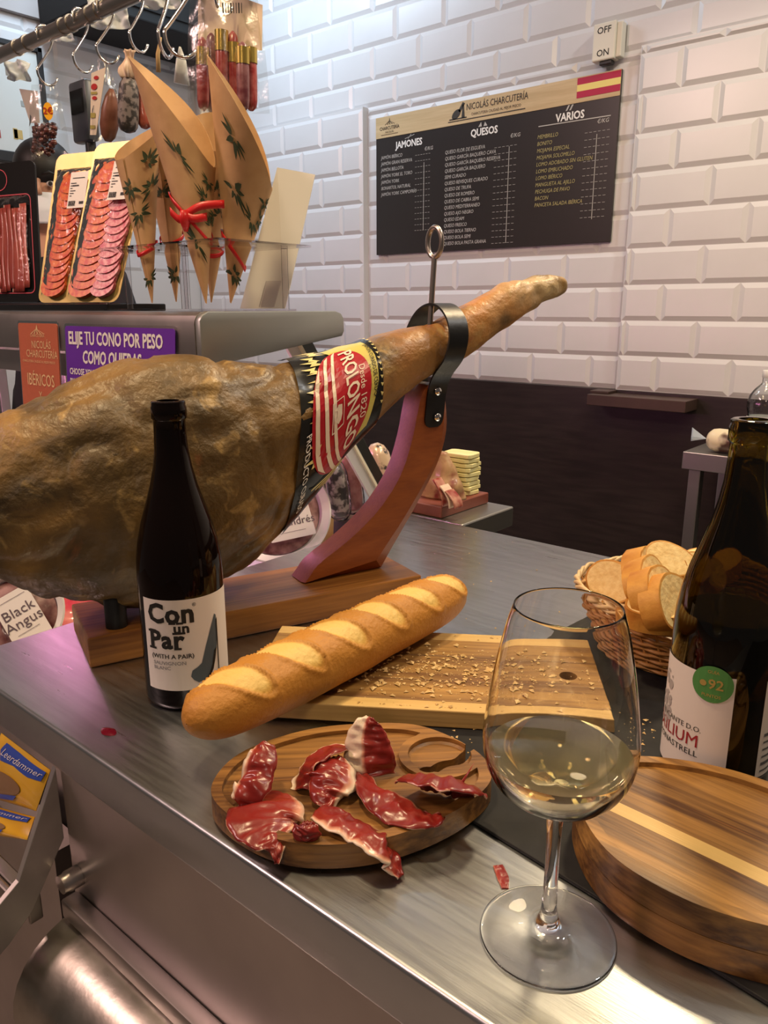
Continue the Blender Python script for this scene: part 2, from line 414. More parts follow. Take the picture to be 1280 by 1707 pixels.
hidden_by_board = lambda x, z, a, b: x-a/2 > BX0 and x+a/2 < BX1 and z-b/2 > BZ0 and z+b/2 < BZ1
tile_field(wb, -3.29, .2, 1.141, 2.05, .2245, .1165, -2.059, 1.35, 2.5, skip=lambda x, z, a, b: z > 1.95 or x > -.45)
tile_field(wb, -2.203, -1.088, WT, 1.141, .2265, .1105, -1.084, .2276, 2.5, skip=hidden_by_board)
tile_field(wl, .95, 2.49, .55, 1.49, .2265, .1125, .0, 1.1, -3.3, side=True)
p1 = struct(G().add(*box((-3.29, 2.47, WT), (-2.203, 2.5, 1.141))).build('wall_panel_1', tilem))
tile_field(p1, -3.28, -2.205, WT, 1.139, .2265, .115, -2.43, 1.0185, 2.47)
p2 = struct(G().add(*box((-1.087, 2.47, WT), (.3, 2.5, 1.141))).build('wall_panel_2', tilem))
tile_field(p2, -1.086, .0, WT, 1.139, .2275, .1104, -.957, 1.006, 2.47, skip=lambda x, z, a, b: x > -.5)
struct(G().add(*box((-3.29, 2.462, FLOOR), (1.6, 2.5, WT), .002)).build('trim_1', darkwood))
struct(G().add(*box((-3.3, .75, 1.49), (-3.27, 2.5, CEIL))).build('trim_2', mauve))
# black cassette box high on the side wall
t = thing('wall_cabinet', 'matte black box unit mounted high above the blue-lit tiled side wall', 'cabinet', (-3.1, 2.2, 1.46))
G().add(*box((-3.269, 1.75, 1.46), (-2.9, 2.46, 2.1), .006)).build('body', pm('matte_black', (.010, .010, .010), .8), t)
G().add(*box((-2.899, 1.78, 1.50), (-2.893, 2.43, 1.56), .002)).build('front_lip', pm('dark_grey_plastic', (.006, .006, .006), .6), t)
# pinboard with papers on the side wall
t = thing('notice_board', 'pale grey notice board with dark frame and small pinned pictures on side wall', 'notice board', (-3.26, 1.25, .98))
nb0, nb1 = 1.0, 1.72
G().add(*box((-3.292, nb0, .98), (-3.262, nb1, 1.36), .002)).build('board', pm('pale_board', (.58, .60, .57), .5), t)
for lo, hi in (((-3.296, nb0-.02, .94), (-3.252, nb1+.02, .98)), ((-3.296, nb1, .98), (-3.252, nb1+.02, 1.38)), ((-3.296, nb0-.02, 1.36), (-3.252, nb1+.02, 1.38))):
    G().add(*box(lo, hi, .003)).build('frame', black, t)
rr = random.Random(3)
for i in range(8):
    y, z = nb0+.45+rr.random()*.24, 1.03+rr.random()*.28; a, b = .008+rr.random()*.012, .008+rr.random()*.014
    G().add(*box((-3.262, y-a, z-b), (-3.2605, y+a, z+b))).build('pinned_picture', pm('pinned_%d' % (i % 4), ((.25, .2, .15), (.5, .35, .12), (.35, .05, .04), (.3, .32, .3))[i % 4], .6), t)
# ------------------------------------------------------------------ price board
bmat = pm('board_black', (.024, .020, .019), .32)
t = thing('menu_board', 'black price board with wooden header strip hung on white tiled wall', 'menu board', ((BX0+BX1)/2, 2.485, BZ0))
bd = G().add(*box((BX0, 2.482, BZ0), (BX1, 2.4925, BZ1), .001)).build('panel', bmat, t)
hd = G().add(*box((BX0, 2.4805, 1.018), (BX1, 2.4818, BZ1))).build('header_strip', wood('pale_header_wood', (.62, .47, .26), (.50, .36, .18), 1.2), t)
XZ = lambda lift: (lambda x, y: V((x, 2.4815-lift, y)))
f1 = lambda x, y: V((x, 2.4797, y)); f2 = lambda x, y: V((x, 2.4788, y))
chalk = pm('chalk_white', (.46, .44, .41), .6); gold = pm('chalk_gold', (.36, .31, .13), .6)
fb = XZ(.0009)
def lines(items, x, z0, dz, size, mat, nm):
    vf = join2(*[sh2(text2(s, size*.93, .004, .18, 'LEFT', .84), x, z0-i*dz) for i, s in enumerate(items)])
    return pr(nm, vf, fb, mat, bd)
J = ['JAMÓN IBÉRICO', 'JAMÓN GRAN RESERVA', 'JAMÓN BELLOTA', 'JAMÓN YORK EL TORO', 'JAMÓN YORK', 'BONARTOL NATURAL', 'JAMÓN YORK CAMPOFRÍO']
Q = ['QUESO FLOR DE ESGUEVA', 'QUESO GARCÍA BAQUERO CAVA', 'QUESO GARCÍA BAQUERO RESERVA', 'QUESO GARCÍA BAQUERO', 'SEMI CURADO', 'QUESO REVISQUES CURADO', 'QUESO DE TRUFA', 'QUESO DE ROMERO', 'QUESO DE CABRA SEMI', 'QUESO MEDITERRANEO', 'QUESO AJO NEGRO', 'QUESO EDAM', 'QUESO FRESCO', 'QUESO BOLA TIERNO', 'QUESO BOLA SEMI', 'QUESO BOLA PASTA GRANA']
VR = ['MEMBRILLO', 'BONITO', 'MOJAMA ESPECIAL', 'MOJAMA SOLOMILLO', 'LOMO ADOBADO SIN GLUTEN', 'LOMO EMBUCHADO', 'LOMO IBÉRICO', 'MANGUETA AL AJILLO', 'PECHUGA DE PAVO', 'BACON', 'PANCETA SALADA IBÉRICA']
lines(J, -2.118, .947, .0222, .0185, chalk, 'lettering')
lines(Q, -1.812, .931, .021, .0185, chalk, 'lettering')
lines(VR, -1.432, .934, .0213, .0185, gold, 'lettering')
for s_, x, z in (('JAMONES', -1.981, .983), ('QUESOS', -1.645, .980), ('VARIOS', -1.316, .982)): pr('heading', sh2(text2(s_, .033, .03, 0, sx=.9), x, z), fb, whiteink, bd)
for x, z in ((-1.887, .955), (-1.518, .952), (-1.2, .953)): pr('price_heading', sh2(text2('€/KG', .017, .01, .15), x, z), fb, chalk, bd)
rules = [line2((-1.908, .91), (-1.908, .672), .0022), line2((-1.54, .92), (-1.54, .606), .0022), line2((-1.218, .917), (-1.218, .663), .0022), line2((-1.43, .967), (-1.175, .965), .003)]
for n, x0, x1, z0, dz in ((14, -1.95, -1.875, .938, .0205), (16, -1.60, -1.505, .922, .021), (13, -1.26, -1.17, .925, .0213)):
    dots = []
    for i in range(n):
        for k in range(6): a = x0+(x1-x0)*k/6; dots.append(line2((a, z0-i*dz), (a+(x1-x0)/6*.65, z0-i*dz), .0011))
    pr('dotted_lines', join2(*dots), fb, chalk, bd)['kind'] = 'stuff'
for q in rules: pr('price_rule', q, fb, chalk, bd)
# header: small crown emblem, carved ham emblem, shop name, flag
hb = pm('header_ink', (.035, .028, .018), .6)
pr('shop_name', join2(sh2(text2('NICOLÁS CHARCUTERÍA', .030, .004, 0, sx=.74), -1.598, 1.068), sh2(text2('CHARCUTERÍA·CALIDAD AL MEJOR PRECIO', .0125, .0, 0, sx=.82), -1.60, 1.043), line2((-1.80, 1.030), (-1.483, 1.030), .003)), f1, hb, hd)
pr('shop_name', join2(sh2(text2('CHARCUTERÍA', .017, .01, 0, sx=.85), -2.076, 1.050), sh2(text2('NICOLÁS', .010), -2.076, 1.036), line2((-2.118, 1.028), (-2.034, 1.028), .0015)), f1, hb, hd)
crown = [poly2([(-2.10+i*.012, 1.062), (-2.096+i*.012, 1.062), (-2.078+i*.0012, 1.074), (-2.080+i*.0012, 1.074)]) for i in range(5)] + [poly2([(-2.078, 1.074), (-2.073, 1.074), (-2.0755, 1.087)])]
hamem = [poly2(ell2(-1.765, 1.052, .021, .013, 20, .6)), poly2([(-1.757, 1.062), (-1.748, 1.056), (-1.728, 1.083), (-1.738, 1.088)]), poly2([(-1.742, 1.037), (-1.728, 1.037), (-1.733, 1.08), (-1.738, 1.08)]), line2((-1.795, 1.037), (-1.72, 1.037), .004)]
pr('crown_emblem', join2(*crown), f1, hb, hd); pr('ham_emblem', join2(*hamem), f1, hb, hd)
fx0, fx1 = -1.296, BX1
fz = lambda k: 1.031 + (BZ1-.003-1.031)*k
flag = G()
for k0, k1, mi in ((.0, .33, 0), (.33, .66, 1), (.66, 1, 0)):
    flag.add([f1(fx0, fz(k0)), f1(fx1, fz(k0)), f1(fx1, fz(k1)), f1(fx0, fz(k1))], [(0, 1, 2, 3)], mi)
flag.build('flag', None, hd, mats=[pm('flag_crimson', (.42, .008, .05), .5), pm('flag_yellow', (.80, .66, .20), .5)])
for ic in ([line2((-2.0, 1.002), (-1.955, 1.012), .002), line2((-1.985, 1.0), (-1.97, 1.015), .002)], [poly2([(-1.67, .998), (-1.655, .998), (-1.658, 1.013)]), poly2([(-1.648, .998), (-1.632, .998), (-1.642, 1.012)])], [poly2([(-1.333, 1.0), (-1.327, 1.0), (-1.318, 1.016), (-1.324, 1.016)]), poly2([(-1.32, 1.0), (-1.314, 1.0), (-1.305, 1.016), (-1.311, 1.016)])]): pr('heading_icon', join2(*ic), fb, chalk, bd)
# ------------------------------------------------------------------ wall switch and dark ledge
t = thing('wall_switch', 'cream wall switch box marked OFF and ON above the price board', 'switch', (-1.19, 2.475, 1.115))
cream = pm('cream_plastic', (.70, .68, .58), .4)
G().add(*box((-1.238, 2.452, 1.118), (-1.165, 2.492, 1.222), .004)).build('housing', cream, t)
G().add(*box((-1.165, 2.462, 1.122), (-1.148, 2.492, 1.218), .003)).build('back_box', cream, t)
G().add(*box((-1.215, 2.458, 1.106), (-1.175, 2.482, 1.1185), .003)).build('cable_gland', black, t)
pr('lettering', join2(sh2(text2('OFF', .026, .01), -1.2015, 1.20), sh2(text2('ON', .026, .01), -1.2015, 1.138)), lambda x, y: V((x, 2.4515, y)), ink, t)
dk = pm('dark_brown_laminate', (.045, .026, .020), .4, var=((.06, .034, .026), 9, 4))
t = thing('wall_ledge', 'short dark brown ledge fixed along the top of the wainscot', 'ledge', (-.98, 2.42, .076))
G().add(*box((-1.135, 2.36, .077), (-.815, 2.462, .112), .002)).build('shelf_board', dk, t)
G().add(*box((-1.145, 2.40, .112), (-1.08, 2.461, .121), .002)).build('end_block', dk, t)
# ================================================================== COUNTER
CF, CB, CL, CR = .295, 1.125, -.885, 1.3
t = thing('steel_counter', 'long stainless steel serving counter holding ham, bread and wine', 'counter', (.2, .7, FLOOR))
ctop = G().add(*box((CL, CF, -.045), (CR, CB, 0), .004, 3)).build('counter_top', steel, t, smooth=True, ang=35)
G().add(*box((-.697, .315, FLOOR), (CR-.03, CB-.03, -.0455), .002)).build('front_cabinet', steel2, t)
G().add(*box((-.690, .296, -.232), (CR-.05, .3148, -.210), .003)).build('ledge_rail', steel2, t, smooth=True, ang=35)
bp = [V((-.697, .315, -.235))] + [V((-.697, .315-.078*math.sin(a), -.315+.080*math.cos(a))) for a in [i*PI/14 for i in range(15)]]
bumpm = pm('worn_bumper_steel', (.44, .42, .36), .38, 1, var=((.33, .31, .26), 22, 6), bump=(30, .25), rvar=(20, .18, .44))
G().add(*prism([p for p in bp[1:]], (.004, -.0005, 0), (1.9, -.0005, 0))).build('bumper', bumpm, t, smooth=True, ang=40)
G().add(*lathe([(0, 0), (.011, 0), (.011, .012), (.0095, .015), (.0095, .020), (0, .020)], (0, 0, 0), 24)).build('stud', steel2, t, smooth=True, ang=40)
st = t.children[-1]; st.location = V((-.682, .3148, -.188))+V((0, 0, 0))-V(t['_o'])+V(t['_o'])*0; st.rotation_euler = (PI/2, 0, 0)
st.data.transform(Matrix.Translation(V(t['_o'])))
# seam trim let into the worktop
G().add(*prism([onz(1252, 1640, .0003), onz(1280, 1600, .0003)+V((.004, .01, 0)), onz(1290, 1604, .0003)+V((.006, .01, 0)), onz(1262, 1650, .0003)], (0, 0, 0), (0, 0, .0012))).build('seam_strip', chrome, t)
# ------------------------------------------------------------------ neighbouring display case (beyond the counter's short side)
SX0, SX1 = -2.15, -.898           # shelf span
pinkw = pm('white_enamel', (.72, .70, .70), .35)
t = thing('display_case', 'refrigerated steel display case with pink tube light and top shelf beside counter', 'display case', (-1.5, .8, FLOOR))
G().add(*box((SX0, .42, FLOOR), (-.893, 1.12, -.10), .003)).build('base_cabinet', steel2, t)
G().add(*box((SX0, .40, -.099), (-.893, 1.118, -.085), .002)).build('deck', pinkw, t)
G().add(*box((-.905, .42, -.085), (-.888, 1.12, -.012), .002)).build('end_kerb', steel2, t)
# top shelf: tapered slab with rounded edge
sh = [(.668, .318), (.668, .362), (.672, .371), (.682, .376), (.938, .376), (.949, .373), (.955, .365), (.957, .345), (.952, .338), (.70, .3045), (.678, .306), (.670, .311)]
G().add(*prism([V((0, a, b)) for a, b in sh], (SX0, 0, 0), (SX1-.012, 0, 0))).build('top_shelf', steel2, t, smooth=True, ang=35)
sh2p = [(.669, .318), (.669, .364), (.674, .372), (.684, .377), (.938, .377), (.951, .373), (.957, .365), (.958, .345), (.953, .337), (.70, .3035), (.678, .305), (.670, .311)]
G().add(*prism([V((0, a, b)) for a, b in sh2p], (SX1-.012, 0, 0), (SX1, 0, 0), .002)).build('shelf_end_plate', pm('grey_end_plate', (.36, .37, .36), .42, .85), t, smooth=True, ang=35)
for X in (-1.75, -2.1):
    G().add(*box((X-.012, .905, -.085), (X+.012, .93, .337), .002)).build('shelf_post', dull, t)
# lamp tube under the shelf
G().add(*box((SX0, .712, .262), (-.93, .716, .3055), .001)).build('valance', steel2, t)
G().add(*tube([(-2.05, .76, .292), (-1.12, .76, .292)], .012, 14)).build('tube_lamp', emit('pink_tube', (1.0, .33, .62), 24), t, smooth=True, ang=40)
G().add(*box((-2.07, .735, .3045), (-1.10, .785, .3075))).build('lamp_holder', pinkw, t)
# glass end: slanted bar and inner panel
b0, b1 = onx(583, 722, -.93), onx(662, 868, -.93)
dd = (b1-b0).normalized(); nn = V((0, -dd.z, dd.y))
b1 = b0+dd*((1.118-b0.y)/dd.y); b0 = b0+dd*((.338-b0.z)/dd.z)
G().add(*prism([b0, b1, b1+nn*.022, b0+nn*.022], (-.012, 0, 0), (.0, 0, 0), .001)).build('end_bar', pm('dark_anodised', (.10, .11, .11), .35, .9), t)
G().add(*prism([b0-nn*.001, b1-nn*.001, b1-nn*.006, b0-nn*.006], (-.013, 0, 0), (.001, 0, 0))).build('end_bar_edge', pm('pale_edge', (.75, .70, .55), .3), t)
G().add(*prism([b0-nn*.006, b1-nn*.006, b1-nn*.026, b0-nn*.026], (-.010, 0, 0), (-.004, 0, 0))).build('inner_panel', pm('white_inner_panel', (.60, .59, .59), .3), t)
# lower front rack that runs under the counter overhang
rk = thing('lower_rack', 'low steel rack with yellow packets tucked under the counter edge', 'rack', (-1.2, .30, FLOOR))
orange = pm('bare_steel_plate', (.56, .53, .51), .40, .8, var=((.48, .45, .43), 20, 4))
pl = [(.312, -.068), (.312, -.150), (.272, -.212), (.245, -.235), (.175, -.275), (.15, -.262), (.235, -.19), (.262, -.172)]
G().add(*prism([V((0, a, b)) for a, b in pl], (-.706, 0, 0), (-.699, 0, 0), .0008)).build('side_plate', orange, rk)
G().add(*box((-1.7, .20, -.255), (-.707, .215, -.20), .003)).build('front_rail', steel2, rk)
G().add(*box((-1.7, .255, -.215), (-.707, .262, -.190), .002)).build('mid_rail', steel2, rk)
G().add(*box((-1.7, .27, -.235), (-.707, .285, -.205), .002)).build('back_rail', steel2, rk)
G().add(*box((-1.7, .178, -.275), (-.707, .225, -.262))).build('tray', steel2, rk)
for X in (-1.65, -1.3): G().add(*box((X-.012, .205, FLOOR), (X+.012, .225, -.275))).build('leg', dull, rk)
# kick panel beyond the bumper
struct(G().add(*box((-2.2, .36, FLOOR), (-.84, .395, -.27))).build('trim_3', steel2))
# ------------------------------------------------------------------ steel unit behind the counter
t = thing('back_unit', 'low grey steel unit behind the counter carrying a red board', 'cabinet', (-1.2, 1.22, FLOOR))
G().add(*box((-1.7, 1.127, -.040), (-.768, 1.305, 0), .003)).build('top', dull, t)
G().add(*box((-1.69, 1.13, FLOOR), (-.79, 1.285, -.0405))).build('body', pm('dark_grey_metal', (.12, .12, .12), .45, .6), t)
# side table by the back wall
t = thing('side_table', 'small square-edged steel table against the dark wainscot', 'table', (-.4, 2.3, FLOOR))
G().add(*box((-.734, 2.14, -.048), (.2, 2.455, 0), .002)).build('table_top', dull, t)
for x, y in ((-.70, 2.165), (-.70, 2.43), (.16, 2.165), (.16, 2.43)):
    G().add(*box((x-.016, y-.016, FLOOR), (x+.016, y+.016, -.0485), .002)).build('leg', dull, t)
G().add(*box((-.68, 2.17, -.42), (.15, 2.42, -.40), .002)).build('lower_shelf', dull, t)
# ================================================================== HAM AND STAND
A = V((-.745, .383, 0)); D = V((.35, .937, 0)).normalized(); N = V((-D.y, D.x, 0))
def hp(s, n, z): return A + D*s + N*n + V((0, 0, z))
gang = math.atan2(D.y, D.x)
standw = wood('pine_stand', (.42, .175, .034), (.24, .085, .016), .7, gang, .36, (.15, .050, .010))
redw = wood('red_varnish', (.34, .090, .016), (.22, .050, .009), .9, gang+.2, .42, coat=.08)
st = thing('ham_stand', 'varnished wooden ham stand with curved upright arm and plank base', 'ham stand', tuple(hp(.2, .06, 0)))
G().add(*prism([hp(0, 0, 0), hp(.425, 0, 0), hp(.425, .118, 0), hp(0, .118, 0)], (0, 0, .0005), (0, 0, .035), .002)).build('base_plank', standw, st)
armp = [(.272, .036), (.279, .044), (.294, .060), (.338, .086), (.383, .121), (.417, .166), (.434, .213), (.441, .245), (.447, .268), (.458, .282), (.470, .284), (.482, .281), (.490, .268), (.494, .250), (.495, .217), (.483, .176), (.450, .121), (.412, .066), (.392, .036)]
ap = spline([V((a, b, 0)) for a, b in armp[:-1]], 46); ap = [(p.x, p.y) for p in ap] + [armp[-1]]
na = len(ap); lay = []
cen = spline([V((.33, .06, 0)), V((.40, .12, 0)), V((.45, .19, 0)), V((.468, .262, 0))], 30)
for nn_, f_ in ((.0430, .34), (.0530, 0.0), (.0825, 0.0), (.0840, .05)):
    L_ = []
    for i, (a, b) in enumerate(ap):
        outer = max(0.0, min(1.0, (i-na*.60)/(na*.10)))           # the outer edge carries a wide chamfer
        k = f_*(.12+.88*outer) if nn_ < .05 else f_
        c = min(cen, key=lambda q: (q.x-a)**2+(q.y-b)**2)
        L_.append(hp(a+(c.x-a)*k, nn_, max(.0358, b+(c.y-b)*k)))
    lay += L_
ff = [list(range(na)), [3*na+i for i in range(na)][::-1]]
for k in range(3): ff += [[k*na+i, (k+1)*na+i, (k+1)*na+(i+1) % na, k*na+(i+1) % na] for i in range(na)]
G().add(lay, ff).build('upright_arm', redw, st, smooth=True, ang=18)
# black end peg that holds the thick end
G().add(*lathe([(.0, 0), (.012, 0), (.012, .036), (.010, .04), (0, .04)], tuple(hp(.035, .022, .0352)), 20)).build('end_peg', black, st, smooth=True, ang=40)
# strap: leather loop over the shank, riveted to both faces of the arm
sp_ = [(.0405, .226), (.040, .25), (.039, .275), (.030, .295), (.008, .318), (.002, .345), (.012, .368), (.036, .384), (.064, .387), (.092, .376), (.112, .352), (.115, .325), (.106, .300), (.091, .284), (.0865, .262), (.0865, .236)]
sp_ = spline([V((a, b, 0)) for a, b in sp_], 70)
def strap(i, j, o):
    k = i*(len(sp_)-1); p = interp(sp_, k); q = interp(sp_, min(k+.5, len(sp_)-1))-interp(sp_, max(k-.5, 0)); q = V((q.y, -q.x, 0)).normalized()
    lean = (p.y-.28)*.10
    wd = .0145 if .04 < i < .96 else .0145*math.sqrt(max(.15, 1-((.04-min(i, 1-i))/.045)**2))
    return hp(.4755+(j-.5)*2*wd+lean-.004, p.x-q.x*o*-1, p.y+q.y*o)
vf = grid(lambda i, j: strap(i, j, 0), 90, 5)
G().add(*thick(vf, .003)).build('strap', pm('black_leather', (.010, .010, .011), .38, bump=(120, .15)), st, smooth=True, ang=50)
for z in (.274, .2395):
    vs, fs = lathe([(0, 0), (.0052, 0), (.0052, .0012), (.003, .003), (0, .0032)], (0, 0, 0), 18)
    M = Matrix.Translation(hp(.4705, .0378, z)) @ (-N).to_track_quat('Z', 'Y').to_matrix().to_4x4()
    G().add(*xf((vs, fs), M)).build('rivet', chrome, st, smooth=True, ang=40)
# eye screw that pins the shank
rb = hp(.470, .06, .345); rtop = hp(.476, .06, .445)
threads = [rb + (rtop-rb)*(i/120) for i in range(121)]
scr = G().add(*tube(threads, [.0035+.0006*(i % 2) for i in range(121)], 10)); 
ringd = (V((.9, -.15, 0))).normalized()
scr.add(*tube([rtop + V((0, 0, .0185)) + (ringd*.013)*math.cos(a)+V((0, 0, .0185))*math.sin(a) for a in [2*PI*i/40 for i in range(40)]], .0033, 10, True))
scr.build('eye_screw', pm('worn_steel', (.45, .40, .36), .3, 1), st, smooth=True)
# ------------------------------------------------------------------ ham
TOP = [(-.112, .20), (-.098, .238), (-.054, .279), (.0, .303), (.07, .323), (.14, .327), (.20, .322), (.255, .320), (.30, .324), (.335, .331), (.365, .338), (.40, .349), (.446, .357), (.474, .361), (.512, .380), (.551, .396), (.586, .413), (.622, .419), (.66, .426), (.69, .424), (.704, .416)]
BOT = [(-.113, .18), (-.104, .135), (-.074, .098), (-.03, .068), (.03, .049), (.11, .043), (.178, .062), (.227, .098), (.286, .153), (.32, .190), (.36, .224), (.401, .254), (.450, .285), (.490, .302), (.530, .319), (.575, .346), (.62, .368), (.65, .385), (.675, .394), (.697, .402), (.705, .410)]
WID = [.006, .046, .064, .076, .083, .086, .082, .074, .064, .057, .052, .047, .042, .036, .031, .026, .025, .022, .019, .013, .003]
TOPv = [V((a, b)) for a, b in TOP]; BOTv = [V((a, b)) for a, b in BOT]
def ham(t_, th, off=0.0, rough=1.0):
    T, B, w_ = interp(TOPv, t_), interp(BOTv, t_), max(.002, interp(WID, t_))
    c = (T+B)/2; v = (T-B)/2; cs, sn = math.cos(th), math.sin(th)
    e = .88
    cc = math.copysign(abs(cs)**e, cs); ss = math.copysign(abs(sn)**e, sn)
    q = c + v*ss
    p = hp(q.x, .06 - w_*cc, q.y)
    nd = (D*(v.x*ss*w_/max(v.length, .01)) + V((0, 0, v.y*ss*w_/max(v.length, .01))) - N*(cc*v.length))
    if nd.length > 1e-6: nd.normalize()
    sz = min(1.0, w_/.07)
    body = max(0.0, min(1.0, (10.5-t_)/3.0))
    h = 0
    q3 = p*9.0
    h += noise.noise(q3)*.010*sz*(.35+.65*body)
    la = p-A; ls = la.dot(D)*.94+la.z*.34; lz = la.z*.94-la.dot(D)*.34; ln = la.dot(N)
    h += noise.noise(V((ls*10, ln*24, lz*30)))*.0052*sz*(.25+.75*body)
    h += noise.noise(V((ls*24, ln*60, lz*75)))*.0016*sz*(.15+.85*body)
    r_ = 1-abs(noise.noise(p*14+V((3, 1, 7)))*2); h -= max(0, r_-.74)*.020*body*sz
    r_ = 1-abs(noise.noise(V((ls*11, ln*26, lz*30))+V((9, 4, 2)))*2); h -= max(0, r_-.86)*.012*body*sz
    h += noise.noise(p*70)*.0010
    if t_ > 14.5: h += noise.noise(p*55)*.0035*min(1, (t_-14.5)/2)
    return p + nd*(h*rough + off)
NT, NA = 220, 110
vs, fs, at_ = [], [], []
for i in range(NT):
    tt = 20*i/(NT-1)
    for j in range(NA):
        vs.append(ham(tt, 2*PI*j/NA)); at_.append(tt/20)
for i in range(NT-1):
    for j in range(NA): k = (j+1) % NA; fs.append([i*NA+j, i*NA+k, (i+1)*NA+k, (i+1)*NA+j])
fs += [list(range(NA))[::-1], [(NT-1)*NA+j for j in range(NA)]]
hamm = attr_mix('cured_ham_skin', [(0, (.125, .080, .027)), (.25, (.105, .064, .020)), (.40, (.140, .078, .023)), (.50, (.30, .165, .048)), (.60, (.34, .145, .040)), (.74, (.46, .205, .055)), (.80, (.44, .27, .12)), (.90, (.46, .34, .18)), (1, (.42, .32, .17))], 'along', .42, .10, 16, bump=(130, .5), coat=.05, extra=[((.29, .165, .046), 8, .46, .68), ((.050, .034, .014), 10, .50, .72), ((.40, .26, .09), 34, .60, .76), ((.30, .10, .03), 15, .66, .76)])
hm = thing('cured_ham', 'whole cured ham leg with trotter clamped on wooden stand', 'ham', tuple(hp(.1, .06, .043)))
mk('leg', vs, fs, hamm, hm, smooth=True, attrs={'along': at_})
# ------------------------------------------------------------------ paper band on the ham: x runs down round the leg, y towards the trotter
TL0 = 7.2
def lab(x, y, off):
    t_ = TL0 + y*30.0; th = math.radians(42) - x/.070 + (y-.05)*1.2
    return ham(t_, th, .003+off, .35)
step = .006
lb = lambda o: (lambda x, y: lab(x, y, o))
xs0, xs1, ya, yb = -.075, .125, -.004, .100
vs, fs = grid(lambda i, j: lab(xs0+(xs1-xs0)*i, ya+(yb-ya)*j, 0), 60, 24)
band = mk('paper_band', vs, fs, pm('band_black', (.014, .014, .013), .22), hm, smooth=True)
ylw = pm('band_olive_yellow', (.58, .50, .12), .35); redl = pm('band_red', (.40, .012, .022), .3)
cx, cy = .028, .044
pr('yellow_panel', poly2([(-.06, .060), (-.045, .088), (.0, .094), (.04, .093), (.085, .080), (.085, .05), (.06, .062), (.03, .072), (-.005, .070), (-.025, .060), (-.03, .04), (-.052, .03)]), lb(.0012), ylw, band, step)
zz = []
rz = random.Random(5)
for k in range(15):
    x = xs0+.006+k*.0088; x2 = x+.005+rz.random()*.003; yy = .001+rz.random()*.004; h = .016+rz.random()*.016
    if x > .055 and k % 2: continue
    zz.append(poly2([(x, yy), (x2-.002, yy+h*.45), (x2+.001, yy+h*.35), (x2+.005, yy+h), (x2-.001, yy+h*.62), (x+.0015, yy+h*.75)]))
for k in range(14):
    x = xs0+.01+k*.010; zz.append(poly2([(x, .0955), (x+.006, .0975), (x+.003, .0995)]))
for k in range(6):
    x = .085+k*.005; zz.append(poly2([(x, .012+k*.004), (x+.0018, .012+k*.004), (x+.016, .05+k*.004), (x+.013, .05+k*.004)]))
for q in zz: pr('zigzag_flash', q, lb(.0017), pm('band_pale_yellow', (.72, .62, .25), .35), band, step)
pr('red_oval', poly2(ell2(cx, cy, .066, .0385, 48)), lb(.0022), redl, band, step)
stripes = []
for k in range(4):
    o = ell2(cx-.004, cy+.012-k*.0088, .075, .030, 26, 0, PI+.42+.05*k, 2*PI-.42-.05*k); i_ = ell2(cx-.004, cy+.012-k*.0088+.0038, .075, .030, 26, 0, PI+.42+.05*k, 2*PI-.42-.05*k)
    q = [p for p in o+i_[::-1]]
    q = [p for p in q if ((p[0]-cx)/.066)**2+((p[1]-cy)/.0385)**2 < 1]
    half = len(q)
    if half > 6: stripes.append(poly2(q))
ibeam = pm('band_cream', (.78, .66, .52), .35)
pr('white_stripes', join2(*stripes), lb(.0028), ibeam, band, step)
pr('brand_lettering', sh2(text2('PROLONGO', .0265, .018, 0, sx=.78), cx-.002, cy+.009), lb(.0032), ibeam, band, step)
pr('script_lettering', sh2(text2('Desde 1820', .0125, 0, .25), cx+.004, cy+.0255), lb(.0032), ibeam, band, step)
pig = [(-.008, -.002), (-.006, .003), (.003, .0035), (.007, .002), (.009, -.001), (.007, -.003), (.006, -.0055), (.004, -.0055), (.0035, -.003), (-.003, -.003), (-.0035, -.0055), (-.0055, -.0055), (-.006, -.003)]
px_, py_ = cx+.010, cy-.0105
pr('pig_emblem', join2(poly2([(px_+a, py_+b) for a, b in pig]), line2((px_-.012, py_-.008), (px_+.012, py_-.008), .0008), line2((px_-.012, py_+.006), (px_+.012, py_+.006), .0008), line2((px_-.012, py_-.008), (px_-.012, py_+.006), .0008), line2((px_+.012, py_-.008), (px_+.012, py_+.006), .0008)), lb(.0032), ibeam, band, step)
pr('small_lettering', join2(sh2(text2('JAMÓN CURADO DE CERDO', .0078, .012, sx=.85), .012, .0885), sh2(text2('50 %', .0065), .016, .0815)), lb(.0020), ink, band, step)
pr('edge_lettering', sh2(text2('PRODUCTO CURADO', .0060, .008), .066, .0035), lb(.0020), whiteink, band, step)
